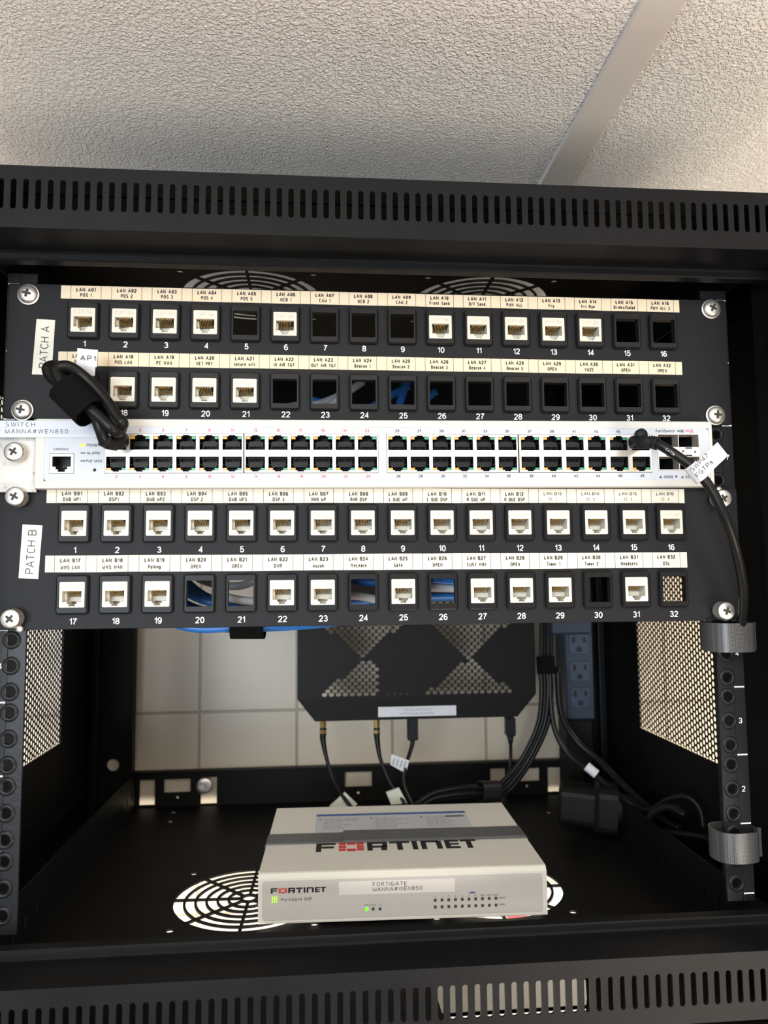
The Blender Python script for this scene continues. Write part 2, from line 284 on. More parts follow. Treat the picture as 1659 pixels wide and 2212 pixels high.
class MB:
    def __init__(s): s.v = []; s.f = []; s.m = []; s.s = []
    def add(s, vs, fs, mi=0, smooth=False):
        b = len(s.v); s.v += [tuple(x) for x in vs]
        for f in fs: s.f.append(tuple(b + i for i in f)); s.m.append(mi); s.s.append(smooth)
        return s
    def box(s, x0, x1, y0, y1, z0, z1, mi=0):
        v = [(x, y, z) for x in (x0, x1) for y in (y0, y1) for z in (z0, z1)]
        return s.add(v, [(0, 1, 3, 2), (4, 6, 7, 5), (0, 4, 5, 1), (2, 3, 7, 6), (0, 2, 6, 4), (1, 5, 7, 3)], mi)
    def plate(s, outer, holes, d0, d1, mp=mF, ch=0, mi=0, smooth=False, back=True, hmi=None):
        "sheet with real holes; d0 is the front face, d1 the back, ch a chamfer round the front rim"
        sg = 1 if d1 > d0 else -1
        fr = inset(outer, ch) if ch else outer
        loops = [fr] + list(holes)
        co = []; ed = []
        for lp in loops:
            b = len(co); co += [Vector(p) for p in lp]; ed.append(list(range(b, b + len(lp))))
        r = delaunay_2d_cdt(co, [], ed, 2, 1e-5)
        s.add([mp(p.x, p.y, d0) for p in r[0]], [tuple(f) for f in r[2]], mi)
        if back:
            if ch:
                co2 = [Vector(p) for p in outer] + co[len(fr):]; r = delaunay_2d_cdt(co2, [], ed, 2, 1e-5)
            s.add([mp(p.x, p.y, d1) for p in r[0]], [tuple(f) for f in r[2]], mi)
        def wall(lp, a, lp2, b, m_, sm=False):
            n = len(lp); s.add([mp(p[0], p[1], a) for p in lp] + [mp(p[0], p[1], b) for p in lp2], [(i, (i + 1) % n, n + (i + 1) % n, n + i) for i in range(n)], m_, sm)
        if ch: wall(fr, d0, outer, d0 + sg * ch, mi, smooth)
        wall(outer, d0 + sg * ch, outer, d1, mi)
        for h in holes: wall(h, d0, h, d1, mi if hmi is None else hmi)
        return s
    def tube(s, pts, r, n=10, mi=0, steps=8, cap=True, raw=False):
        P = [Vector(p) for p in pts]
        if raw or len(P) < 3: C = P
        else:
            C = []; Q = [P[0] * 2 - P[1]] + P + [P[-1] * 2 - P[-2]]
            for i in range(1, len(Q) - 2):
                for k in range(steps):
                    t = k / steps; a, b, c, d = Q[i - 1], Q[i], Q[i + 1], Q[i + 2]
                    C.append(.5 * ((2 * b) + (c - a) * t + (2 * a - 5 * b + 4 * c - d) * t * t + (3 * b - a - 3 * c + d) * t ** 3))
            C.append(P[-1])
        rr = r if isinstance(r, (list, tuple)) else None
        vs = []; up = None; L = len(C)
        for i, c in enumerate(C):
            t = (C[min(i + 1, L - 1)] - C[max(i - 1, 0)]).normalized()
            if up is None: up = t.orthogonal().normalized()
            up = (up - t * up.dot(t)).normalized(); sd = t.cross(up)
            if rr: f = i / (L - 1) * (len(rr) - 1); k = min(int(f), len(rr) - 2); ra = rr[k] + (rr[k + 1] - rr[k]) * (f - k)
            else: ra = r
            vs += [c + up * (ra * math.cos(2 * PI * j / n)) + sd * (ra * math.sin(2 * PI * j / n)) for j in range(n)]
        fs = [(i * n + j, i * n + (j + 1) % n, (i + 1) * n + (j + 1) % n, (i + 1) * n + j) for i in range(L - 1) for j in range(n)]
        s.add(vs, fs, mi, True)
        if cap: s.add(vs[:n], [tuple(range(n))], mi); s.add(vs[-n:], [tuple(range(n))], mi)
        return s
    def text(s, t, u, v, h, d, mp=mF, mi=0, wf=1.0, bold=0.0, w=None, align='C', rot=0):
        "flat printed characters: cap height h, squeezed by wf or fitted to width w; bold is the stroke weight"
        th = bold or .13; gap = .1
        if w is not None:
            tot = w / h; base = sum(GLY.get(c, GLY[' '])[0] for c in t); n_ = len(t)
            kx = (tot - n_ * th - (n_ - 1) * gap) / max(base, .01) if base > .3 else 1
            if kx < .55: gap = max(.03, gap * kx / .55); kx = (tot - n_ * th - (n_ - 1) * gap) / base
            if kx < .4: kx = .4
            if kx > 1.15: gap += (kx - 1.15) * base / max(1, n_ - 1); kx = 1.15
        else: kx = wf; gap = .1 * wf
        vs, fs, W, O = strokes(t, th, kx, gap); sg = 1 if mp is mT else -1
        sc = h if w is None else h; sx = sc if w is None else w / W
        ox = {'C': -W / 2, 'L': 0, 'R': -W}[align]; c, sn = math.cos(rot), math.sin(rot); out = []
        for p, of in zip(vs, O):
            a = (p[0] + ox) * sx; b = (p[1] - .5) * sc
            out.append(mp(u + a * c - b * sn, v + a * sn + b * c, d + sg * of))
        s.add(out, fs, mi); return s
    def revolve(s, prof, c, axis='Y', n=28, mi=0, smooth=True, cap=True):
        "profile of (radius, along) turned round an axis through c"
        vs = []
        for r, a in prof:
            for j in range(n):
                x, y = r * math.cos(2 * PI * j / n), r * math.sin(2 * PI * j / n)
                vs.append({'Y': (c[0] + x, c[1] + a, c[2] + y), 'Z': (c[0] + x, c[1] + y, c[2] + a), 'X': (c[0] + a, c[1] + x, c[2] + y)}[axis])
        fs = [(i * n + j, i * n + (j + 1) % n, (i + 1) * n + (j + 1) % n, (i + 1) * n + j) for i in range(len(prof) - 1) for j in range(n)]
        s.add(vs, fs, mi, smooth)
        if not cap: return s
        if prof[0][0] > 1e-4: s.add(vs[:n], [tuple(range(n))], mi)
        if prof[-1][0] > 1e-4: s.add(vs[-n:], [tuple(range(n))], mi)
        return s
    def xform(s, mtx, start=0):
        s.v[start:] = [tuple(mtx @ Vector(p)) for p in s.v[start:]]; return s
    def mesh(s, name, mats, off=(0, 0, 0), fix=True):
        me = bpy.data.meshes.new(name)
        me.from_pydata([((p[0] - off[0]) * MM, (p[1] - off[1]) * MM, (p[2] - off[2]) * MM) for p in s.v], [], s.f)
        for m_ in (mats if isinstance(mats, (list, tuple)) else [mats]): me.materials.append(M[m_] if isinstance(m_, str) else m_)
        me.polygons.foreach_set('material_index', s.m); me.polygons.foreach_set('use_smooth', s.s)
        if fix:
            bm = bmesh.new(); bm.from_mesh(me); bmesh.ops.remove_doubles(bm, verts=bm.verts, dist=2e-6); bmesh.ops.recalc_face_normals(bm, faces=bm.faces)
            bm.to_mesh(me); bm.free()
        me.update(); return me
    def build(s, name, mats, parent=None, fix=True, label=None, loc=None):
        off = ORG.get(parent.name, (0, 0, 0)) if parent and loc is None else (0, 0, 0)
        return place(s.mesh(name, mats, off, fix), name, parent, loc, label)
def place(me, name, parent=None, loc=None, label=None):
    "one object for a mesh; loc (mm) is given in the same space as its thing's origin"
    ob = bpy.data.objects.new(name, me); COL.objects.link(ob)
    if parent:
        ob.parent = parent
        org = ORG.get(parent.name, (0, 0, 0))
        if loc is not None: ob.location = tuple((loc[i] - org[i]) * MM for i in range(3)); ORG[ob.name] = (0, 0, 0)
        else: ORG[ob.name] = org
    elif loc is not None: ob.location = tuple(c * MM for c in loc)
    if label: ob['label'] = label
    return ob
def thing(name, label, cat, loc=(0, 0, 0), rot=(0, 0, 0), group=None, local=False):
    e = bpy.data.objects.new(name, None); COL.objects.link(e); e.empty_display_size = .02
    e.location = tuple(c * MM for c in loc); e.rotation_euler = rot; e['label'] = label; e['category'] = cat
    if group: e['group'] = group
    ORG[e.name] = (0, 0, 0) if local else tuple(loc)
    return e
def tag(ob, label, cat, group=None):
    ob['label'] = label; ob['category'] = cat
    if group: ob['group'] = group
    return ob
def struct(ob): ob['kind'] = 'structure'; return ob

# ================================================================== the room
CZ = 265
b = MB(); b.box(-2500, 2500, -3000, 415, CZ, CZ + 12); struct(b.build('ceiling', 'ceiling'))
b = MB(); b.plate(rrect(151.3, -3000, 178.1, 415, .8, 2), [], CZ - 3.0, CZ, mT, ch=.8); struct(b.build('trim_1', 'tee'))
b = MB(); b.box(-2500, 2500, 415, 430, -2000, CZ); struct(b.build('wall_back', 'tile'))
b = MB(); b.box(-2500, 2500, -3000, 415, -2012, -2000); struct(b.build('floor', 'floor'))

# what shows under the rack: a steel wall shelf and a printed sheet on the tiles
t = thing('wall_shelf', 'grey steel shelf on the tiled wall below the rack, seen through the lower vent slots', 'shelf', (80, 400, -560))
b = MB(); b.box(-40, 275, 300, 414, -520, -517); b.box(-40, 275, 300, 302, -545, -517); b.build('shelf_board', 'grey_metal', t)
b = MB(); b.box(-40, 275, 411.5, 414.5, -700, -520); b.build('back_plate', 'grey_metal', t)
for x in (-10, 180):
    b = MB(); b.plate([(312, -520), (411.5, -520), (411.5, -600)], [], x, x + 3, mS); b.build('bracket', 'grey_metal', t)
b = MB(); b.box(150, 250, 413.6, 414.6, -510, -440)
b.box(150, 205, 413.2, 413.7, -452, -442, 1); b.box(176, 200, 413.2, 413.7, -478, -456, 2)
tag(b.build('printed_sheet', ['sheet', 'orange', 'pink']), 'white sheet with orange and red print on the wall tiles below the right floor grille', 'sign')

# ================================================================== the rack cabinet
BOT, TOP = -336, 161
R = thing('wall_rack', 'black steel wall rack with slotted vent bands above and below, holding the patch panels', 'rack', (0, 200, -338))
SP = 6.87
def band(z0, z1, s0, s1, zi, zlip):
    "slotted front band, its return and inner lip"
    b = MB()
    holes = [rrect(SP * (k + .5) - 1.6, s0, SP * (k + .5) + 1.6, s1, 1.58, 4) for k in range(-39, 39)]
    b.plate(rect(-300, z0, 300, z1), holes, -60, -58.6, mF)
    zr = z0 if zi > 0 else z1; sg = 1 if zi > 0 else -1      # the return runs back from the inner edge of the band
    prof = [(-60, zr + sg * 1.6), (-59.5, zr + sg * .5), (-58.6, zr), (-31, zr), (-29.2, zr - sg * .3), (-28, zr - sg * 1.4), (-28, zlip + sg * .9), (-27.2, zlip), (-20, zlip)]
    th = [(-58.4, zr + sg * 1.6), (-58.2, zr + sg * 1.3), (-58, zr + sg * 1.3), (-31, zr + sg * 1.3), (-29, zr + sg * 1), (-26.8, zr - sg * 0), (-26.8, zlip + sg * 1.6), (-26.4, zlip + sg * 1.3), (-20, zlip + sg * 1.3)]
    n = len(prof); vs = [(x, y, z) for x in (-300, 300) for y, z in prof + th]; fs = []
    if zi > 0: b.box(-300, 300, -58.6, -28, 155.6, 157); b.box(-300, 300, -30, -28, 155.6, 162.6)
    for i in range(n - 1): fs += [(i, i + 1, 2 * n + i + 1, 2 * n + i), (n + i, n + i + 1, 3 * n + i + 1, 3 * n + i)]
    b.add(vs, fs, 0, False)
    m0 = len(b.m) - len(fs)
    for k_ in (0, 2): b.m[m0 + k_] = 1
    return b
band(120, 157, 131, 149, 1, 114.5).build('top_vent_band', ['frame', 'worn'], R, label='slotted top vent band')
band(-332, -295, -322.5, -304.5, -1, -289.5).build('bottom_vent_band', ['frame', 'worn'], R, label='slotted bottom vent band')
for s in (-1, 1):
    b = MB(); x0, x1 = sorted((s * 262, s * 300)); b.plate(rect(x0, -295, x1, 120), [], -60, -58.6, mF)
    x0, x1 = sorted((s * 262, s * 263.4)); b.box(x0, x1, -58.6, 3, -336, 161); x0, x1 = sorted((s * 256, s * 263)); b.box(x0, x1, -28, -26.6, -295, 120)
    b.build('door_jamb', 'frame', R)
def fan_grille(cx, cy, n=5, r=59, phase=0):
    "openings of one punched fan grille: rings of holes cut by eight spokes"
    hs = []; e = [7.6, 16.2, 24.8, 33.4, 42.0, 50.6, r]
    hs.append(circ(cx, cy, 5.2, 16))
    for k in range(len(e) - 1):
        ri, ro = e[k] + (.95 if k else 0), e[k + 1] - (.95 if k < len(e) - 2 else 0)
        for q in range(8):
            a0 = phase + q * PI / 4; g0 = 1.15 / ri; g1 = 1.15 / ro; nn = 3 + k
            outer = [(cx + ro * math.cos(a0 + g1 + (PI / 4 - 2 * g1) * i / nn), cy + ro * math.sin(a0 + g1 + (PI / 4 - 2 * g1) * i / nn)) for i in range(nn + 1)]
            inner = [(cx + ri * math.cos(a0 + g0 + (PI / 4 - 2 * g0) * i / nn), cy + ri * math.sin(a0 + g0 + (PI / 4 - 2 * g0) * i / nn)) for i in range(nn, -1, -1)]
            hs.append(outer + inner)
    return hs
small = [circ(x, y, 3.1, 10) for x in (-150.8, -45.8, 45.8, 150.8) for y in (96, 204)]
shelf_extra = [circ(-201.6, 384, 3, 10), circ(-199, 352, 3, 10), circ(206, 337, 3, 10)]
b = MB()
cut = [(30, -50), (104, -50), (112, -40), (120, -20), (127, 2), (122, 12), (34, 12), (29, 7)]
b.plate(rect(-300, -58, 300, 409), [cut] + fan_grille(-98.3, 148.5, phase=-.03) + fan_grille(98.3, 148.5, phase=-.03) + small + shelf_extra, BOT, BOT - 1.6, mT)
b.build('floor_plate', 'inside', R, label='black floor plate with two fan grilles')
b = MB(); b.plate(rect(-300, -30, 300, 409), fan_grille(-99, 152, phase=0) + fan_grille(99, 152, phase=0) + [circ(x, y, 3.1, 10) for x in (-151.5, -46.5, 46.5, 151.5) for y in (100, 205)], TOP, TOP + 1.6, mT)
b.build('top_plate', 'inside', R, label='black top plate with two fan grilles')
# perforated side panels
def perf(s):
    b = MB(); P = 6.0; rh = 2.38; dx = P * .8660254; X = s * 300; X2 = s * 300.7
    y0 = 308 - 5.19615 * 36; nc = 37; z0 = -244.5 + 3; nr = 52
    hexr = P / math.sqrt(3)
    oc = [(hexr * math.cos(PI / 6 * i) * (1 if i % 2 == 0 else .8660254), hexr * math.sin(PI / 6 * i) * (1 if i % 2 == 0 else .8660254)) for i in range(12)]
    ic = [(rh * math.cos(PI / 6 * i), rh * math.sin(PI / 6 * i)) for i in range(12)]
    for c in range(nc):
        for r_ in range(nr):
            cy = y0 + c * dx; cz = z0 + r_ * P + (P / 2 if c % 2 else 0)
            vs = [(X, cy + p[0], cz + p[1]) for p in oc] + [(X, cy + p[0], cz + p[1]) for p in ic] + [(X2, cy + p[0], cz + p[1]) for p in ic]
            b.add(vs, [(i, (i + 1) % 12, 12 + (i + 1) % 12, 12 + i) for i in range(12)] + [(12 + i, 12 + (i + 1) % 12, 24 + (i + 1) % 12, 24 + i) for i in range(12)])
    ya, yb = y0 - 1.4, y0 + (nc - 1) * dx + 1.4; za, zb = z0 - 1.6, z0 + (nr - 1) * P + P / 2 + 1.6
    b.plate(rect(-26, -336, 409, 161), [rect(ya, za, yb, zb)], X - s * .05, X + s * 1.2, mS)
    return b
for s in (-1, 1):
    perf(s).build('side_panel', 'inside', R, fix=False, label='perforated side panel')
    x0, x1 = sorted((s * 299.8, s * 291))
    for za in (-309, 126): b = MB(); b.box(x0, x1, -20, 405, za, za + 8); b.build('side_ledge', 'frame', R)
    # slotted brackets along the floor and the top
    for (za, zb, zc) in ((-336, -296, -320), (121, 161, 145)):
        b = MB(); b.plate(rect(-18, za, 407, zb), [rect(22 * k + 16 - 2.6, zc - 4.2, 22 * k + 16 + 2.6, zc + 4.2) for k in range(1, 18)], s * 248, s * 249.5, mS)
        x0, x1 = sorted((s * 244, s * 249.5)); b.box(x0, x1, -19.5, -18, za, zb)
        x0, x1 = sorted((s * 248.5, s * 262)); zz = za if za < 0 else zb; b.box(x0, x1, -18, 407, *sorted((zz, zz + (1.3 if za < 0 else -1.3))))
        b.build('slotted_bracket', 'frame', R)
    b = MB(); x0, x1 = sorted((s * 300, s * 250)); b.plate(rect(x0, -336, x1, 161), [circ(s * 273.7, -288.8, 6.8, 20), circ(s * 273.7, 114, 6.8, 20)], 407, 409, mF)
    x0, x1 = sorted((s * 250, s * 251.5)); b.box(x0, x1, 395, 407, -296, 161)
    b.build('rear_column', 'inside', R)
    b = MB(); x0, x1 = sorted((s * 296, s * 287)); b.plate(rrect(x0, 391, x1, 400, 2, 3), [], -335, 160, mT); b.build('corner_post', 'frame', R)
    # rails
    rz = [-117.6 - 15.875 * i for i in range(0)]
    zs = []; base = 104.6
    k = 0; z = base
    while z > -300:
        zs.append(z); z -= (15.875, 12.7, 15.875)[k % 3]; k += 1
    zs2 = []
    for u in range(10):
        c = 110.85 - 44.45 * u; zs2 += [c - 6.35, c - 22.225, c - 38.1]
    zs2 = [z for z in zs2 if z > -290]
    xs = s * 231.2 if s > 0 else -233.2
    xa, xb = sorted((s * 224.6, s * 243.2))
    b = MB(); b.plate(rect(xa, -294, xb, 118), [circ(xs, z, 3.1, 18) for z in zs2], 3, 4.8, mF)
    for z in zs2: b.revolve([(3.1, 2.6), (3.5, 2.1), (4.6, 1.9), (5.6, 2.6), (5.9, 3.1)], (xs, 0, z), 'Y', 20, cap=False)
    x0, x1 = sorted((s * 241.7, s * 243.2)); b.box(x0, x1, 4.8, 40, -294, 118)
    rail = b.build('mounting_rail', 'rail', R, label='black mounting rail with round screw holes')
    b = MB(); sx = 1
    x0, x1 = sorted((s * 235.2, s * 242.8))
    b.plate(rect(x0, -294, x1, 118), [], 2.5, 3.1, mF, ch=.15)
    for u in range(10):
        zt = 110.85 - 44.45 * u; xc = (x0 + x1) / 2
        if zt > -294: b.plate(rect(x0 + .3, zt - .45, x1 - .3, zt + .45), [], 2.35, 2.5, mF, mi=1)

        num = str(9 - u)
        if zt - 22 > -294: b.text(num, xc - .3, zt - 22.2, 3.7, 2.42, mi=1, bold=.14)
    b.build('number_strip', ['rail', 'white'], rail)
# rear cross members
hl = []
for s in (-1, 1):
    for (xa, xb, za, zb) in ((227, 244, -334, -306), (187.5, 217, -321, -306), (158, 176, -334.5, -305)):
        x0, x1 = sorted((s * xa, s * xb)); hl.append(rect(x0, za, x1, zb))
hl.append(rect(-12.4, -321, 18.7, -304.2))
for x in (-201.8, 201.8, 3): hl.append(circ(x, -326.5 if x != 3 else -328, 1.6, 10))
b = MB(); b.plate(rect(-250, -336, 250, -296), hl, 407, 409, mF); b.box(-250, 250, 399, 407, -297.4, -296); b.build('rear_crossbar', 'inside', R)
b = MB(); b.plate(rect(-250, 121, 250, 161), [], 407, 409, mF); b.build('rear_crossbar', 'inside', R)
# lag bolt fixing the rack to the wall
b = MB(); b.revolve([(9, 1.6), (9.2, .6), (8.6, 0), (5, -.3)], (-171.5, 403, -314), 'Y', 28); wsh = None
bo = MB(); bo.revolve([(4.8, 0), (4.8, -3.4), (4.2, -4.2), (0, -4.3)], (-173.5, 402.7, -314), 'Y', 6, smooth=False); bolt = bo.build('lag_bolt', 'screw', R)
b.build('washer', 'screw', bolt)

# ------------------------------------------------------------------ pan head screws
def screw_mesh(knurl=False, r=6.1):
    b = MB()
    if knurl:
        n = 40; prof = [(r * .98, 7.5), (r, 6.8), (r, 1.4), (r * .9, .4)]
        for k_ in range(3):
            pass
        vs = []
        for (rr, a) in ((r, 8), (r, 1.2)):
            for j in range(n * 2):
                q = rr * (1 if j % 2 else .94); vs.append((q * math.cos(PI * j / n), a, q * math.sin(PI * j / n)))
        m = n * 2; b.add(vs, [(j, (j + 1) % m, m + (j + 1) % m, m + j) for j in range(m)])
        b.revolve([(r * .97, 1.3), (r * .92, .5), (r * .8, .1), (0, -.1)], (0, 0, 0), 'Y', 32)
    else:
        b.revolve([(r, 3.2), (r, 2.6), (r * .93, 1.4), (r * .75, .6), (r * .45, .12), (.01, 0)], (0, 0, 0), 'Y', 32)
        b.revolve([(r + .9, 3.6), (r + .9, 3.1), (r + .3, 2.9), (r - .4, 2.9)], (0, 0, 0), 'Y', 32)
    return b.mesh('screw_head', 'screw')
def cross_mesh():
    b = MB(); a = .75; L = 2.7
    pl = [(-a, -L), (a, -L), (a * 1.1, -a * 1.1), (L, -a), (L, a), (a * 1.1, a * 1.1), (a, L), (-a, L), (-a * 1.1, a * 1.1), (-L, a), (-L, -a), (-a * 1.1, -a * 1.1)]
    b.plate(pl, [], -.12, .6, mF); return b.mesh('cross_recess', 'slot')
SCR, KNU, CRS = screw_mesh(), screw_mesh(True), cross_mesh()
def screw(px, py, Y, parent, knurl=False, rot=0.3):
    p = at(px, py, Y); o_ = place(KNU if knurl else SCR, 'mounting_screw', parent, (p.x, Y, p.z))
    c = place(CRS, 'cross_recess', o_); c.rotation_euler = (0, rot, 0)
    return o_

# ------------------------------------------------------------------ shared port pieces (centred on their own port)
def bezel_mesh():
    b = MB(); b.plate(rrect(-9.75, -12.2, 9.75, 12.2, 1.9, 4), [rect(-7.85, -8.3 + .1, 7.85, 8.1)], -3.2, 0, mF, ch=.9, smooth=False)
    b.plate(rect(-8.6, -9, 8.6, 9), [rect(-7.85, -8.2, 7.85, 8.1)], 0, 2.2, mF)
    return b.mesh('port_frame', 'bezel')
RJ = [(-5.8, 2.2), (-5.8, -4.5), (-3.05, -4.5), (-3.05, -5.8), (-1.95, -5.8), (-1.95, -7.2), (1.95, -7.2), (1.95, -5.8), (3.05, -5.8), (3.05, -4.5), (5.8, -4.5), (5.8, 2.2)]
def jack_mesh():
    b = MB(); b.plate(rrect(-7.75, -8.1, 7.75, 8.0, .7, 2), [RJ], -2.9, 10, mF, ch=.25, back=False)
    b.plate(rect(-7.6, -8, 7.6, 7.9), [], 10, 14, mF)
    b.box(-5.8, 5.8, 7, 10, -4.5, -1.5)                       # step at the back of the socket
    b.box(-5.8, -4.6, 2, 10, -4.5, 2.2)
    b.text('CAT 5e', 0, 5.1, 2.3, -3.02, mi=1, w=11, bold=.13)
    return b.mesh('keystone_jack', ['jack', 'emboss'])
def pins_mesh():
    b = MB()
    b.box(-5.7, 5.7, -.5, 9.9, 2.16, 2.19, 1)
    for i in range(8):
        x = -3.57 + i * 1.02
        b.tube([(x, -1.6, 2.0), (x, .5, 1.4), (x, 4.8, -.9), (x, 5.6, -1.2)], .27, 5, steps=2, raw=True)
        b.tube([(x, 5.6, -1.2), (x, 8, 1.8)], .27, 5, raw=True)
    return b.mesh('contact_pins', ['gold', 'slot'])
BZ, JK, PN = bezel_mesh(), jack_mesh(), pins_mesh()

LA = ['POS 1', 'POS 2', 'POS 3', 'POS 4', 'POS 5', 'OCB 1', 'CAM 1', 'OCB 2', 'CAM 2', 'Front Sand', 'D/T Sand', 'PUW ALL', 'Fry', 'Frt Run', 'Drinks/Salad', 'PUW ALL 2',
      'Office 1', 'POS LAN', 'PC WAN', 'NET PRT', 'secure wifi', 'IN AIR TGT', 'OUT AIR TGT', 'Beacon 1', 'Beacon 2', 'Beacon 3', 'Beacon 4', 'Beacon 5', 'OPEN', 'VUZE', 'OPEN', 'OPEN']
LB = ['DMB MP1', 'DSP1', 'DMB MP2', 'DSP 2', 'DMB MP3', 'DSP 3', 'RHR MP', 'RHR DSP', 'L QUE MP', 'L QUE DSP', 'R QUE MP', 'R QUE DSP', 'CC  1', 'CC  2', 'CC  3', 'CC  4',
      'MWS LAN', 'MWS WAN', 'Polling', 'OPEN', 'OPEN', 'DVR', 'Muzak', 'WeLearn', 'Safe', 'OPEN', 'CUST WIFI', 'OPEN', 'Timer 1', 'Timer 2', 'Headsets', 'DSL']
JA = {1, 2, 3, 4, 6, 10, 11, 12, 13, 14, 17, 18, 19, 20, 21}
JB = set(range(1, 17)) | {17, 18, 19, 22, 23, 25, 27, 28, 29, 31}
D = 25.84
def patch_panel(letter, label, Y, xc, xt, z0, z1, rows, nums, strips, jacks, names, tape):
    T = thing('patch_panel', label, 'patch panel', (0, Y, (z0 + z1) / 2))
    holes = []
    for r in (0, 1):
        for k in range(16): x = xc + D * (k - 7.5); holes.append(rect(x - 8.7, rows[r] - 9.1, x + 8.7, rows[r] + 9.1))
    holes += [circ(s * 231.8, z, 3.4, 14) for s in (-1, 1) for z in (z0 + 6.5, z1 - 6.5)]
    b = MB(); b.plate(rrect(-241.3, z0, 241, z1, 1, 2), holes, Y, Y + 2, mF, ch=.35)
    b.box(-222, 222, Y + 2, Y + 14, z1 - 1.5, z1); b.box(-222, 222, Y + 2, Y + 14, z0, z0 + 1.5)
    b.build('faceplate', 'panel', T)
    for i in range(32):
        r, k = divmod(i, 16); b = MB(); b.text(str(i + 1), xt + D * (k - 7.5), nums[r], 4.0, Y - .12, bold=.155, wf=.95)
        b.build('port_number', 'white', T, fix=False)
    for r in (0, 1):
        (xa, xb, za, zb, c0, c1) = strips[r]
        b = MB(); n = 24; xs = [xa + (xb - xa) * i / n for i in range(n + 1)]
        lo = [(x, za + random.uniform(-.12, .12)) for x in xs]; hi = [(x, zb + random.uniform(-.12, .12)) for x in reversed(xs)]
        b.plate(lo + hi, [], Y - .22, Y, mF)
        for k in range(16):
            i = r * 16 + k; first = 0 if letter == 'A' or r else 0
            kk = k; x = c0 + (c1 - c0) * kk / 15
            for s in (-1, 1): b.plate(rect(x + s * 9.55 - .13, za + .05, x + s * 9.55 + .13, zb - .05), [], Y - .27, Y - .22, mF, mi=1)
            dz = (zb - za)
            small_ = letter == 'B' and r == 0 and k >= 12
            h = 2.6 if not small_ else 2.15; bo = .235 if not small_ else .18
            zz1 = za + dz * (.70 if not (letter == 'B' and r == 0) else .62); zz2 = za + dz * (.29 if not (letter == 'B' and r == 0) else .24)
            if small_: zz1 += .3; zz2 += .25
            if small_: b.plate(rect(x - 7.9, za + .5, x + 8.1, zb - .5), [], Y - .4, Y - .22, mF, mi=2)
            b.text('LAN %s%02d' % (letter, i + 1), x, zz1, h, Y - .45 if small_ else Y - .3, mi=1, bold=bo, w=12.4 if not small_ else 12.2)
            tx = names[i]; kf = .62; bw = .2 if not small_ else .16
            nat = h * (sum(GLY.get(c, GLY[' '])[0] * kf for c in tx) + len(tx) * (bw + .1 * kf))
            b.text(tx, x, zz2, h * .97, Y - .45 if small_ else Y - .3, mi=1, bold=bw, w=min(nat, 17.8))
        b.build('label_strip', [tape, 'ink', 'tapeb'], T, fix=False)
    for i in range(32):
        r, k = divmod(i, 16); c = (xc + D * (k - 7.5), Y, rows[r])
        f = place(BZ, 'port_frame', T, c)
        if i + 1 in jacks:
            j = place(JK, 'keystone_jack', f); place(PN, 'contact_pins', T, (c[0], c[1], c[2]))
    return T
PA = patch_panel('A', 'upper black patch panel marked PATCH A, with many empty ports, above the white switch', 0, .3, .9, 22, 110.4, (86.2, 41.1), (71.2, 26.2),
    ((-208.5, 207.3, 100.9, 109.6, -192.7, 193.6), (-209.0, 207.4, 56.6, 65.8, -193.9, 193.1)), JA, LA, 'tape')
PB = patch_panel('B', 'lower black patch panel marked PATCH B, mostly filled with ivory jacks, below the white switch', -2.8, -1.0, -.7, -111.3, -22.6, (-45.4, -89.8), (-62.1, -106.5),
    ((-212.6, 203.7, -32.3, -22.9, -197.2, 190.1), (-212.3, 203.7, -75.9, -65.5, -197.1, 189.3)), JB, LB, 'tapeb')
def name_sticker(T, Y, quad, txt, rot):
    b = MB(); b.plate(quad, [], Y - .25, Y, mF)
    cx = sum(p[0] for p in quad) / 4; cz = sum(p[1] for p in quad) / 4
    b.text(txt, cx + .3, cz, 5.2, Y - .3, mi=1, w=27.5, rot=rot, bold=.11); b.build('name_sticker', ['sticker', 'ink'], T, fix=False)
name_sticker(PA, 0, [(-225.0, 50.5), (-212.8, 50.3), (-211.6, 86.4), (-223.2, 86.9)], 'PATCH A', PI / 2 - .035)
name_sticker(PB, -2.8, [(-228, -79.3), (-216.2, -80), (-214.6, -46.5), (-226.6, -45.9)], 'PATCH B', PI / 2 - .04)
for px, py, rt in ((57, 632, .2), (1541, 664, .5), (44, 884, .15), (1551, 895, .1)): screw(px, py, -4, PA, rot=rt)
for px, py, rt in ((30, 1072, .5), (1564, 1076, -.5), (20, 1337, .7), (1571, 1320, .3)): screw(px, py, -13, PB, True, rot=rt)
for x, z in ((227.5, -23.5), (228, -109.5), (-226, -110.5)):
    b = MB(); b.revolve([(2.3, 0), (2.3, -2), (1.6, -2.6), (0, -2.7)], (x, -2.8, z), 'Y', 14); b.build('panel_stud', 'screw', PB)

# ------------------------------------------------------------------ network switch
SWC = Vector((1.8, -10, -1)); SWR = -.0052
S = thing('network_switch', 'white rack-mounted 48 port network switch between the two black patch panels', 'network switch', SWC, (0, SWR, 0), local=True)
_si = Euler((0, SWR, 0)).to_matrix().inverted()
def sw(px, py): p = _si @ (at(px, py, -10) - SWC); return p.x, p.z
fx0, fx1 = -214.3, 217.3
blocks = [(-177.8, -91.7), (-91.4, -5.6), (-.4, 86.5), (86.9, 177.2)]
cons = (sw(105, 0)[0], sw(0, 1023)[1], sw(160, 0)[0], sw(0, 979)[1])
cx0, cz0, cx1, cz1 = sw(106, 1000)[0], sw(130, 1023)[1], sw(160, 1000)[0], sw(130, 979)[1]
sx0, sx1 = sw(1421, 980)[0], sw(1512, 980)[0]
sfp = (sx0, -11.2, sx1, 13.6)
bh = [rect(a, -12.6, c, 12.9) for a, c in ((blocks[0][0], blocks[1][1]), (blocks[2][0], blocks[3][1]))]
b = MB()
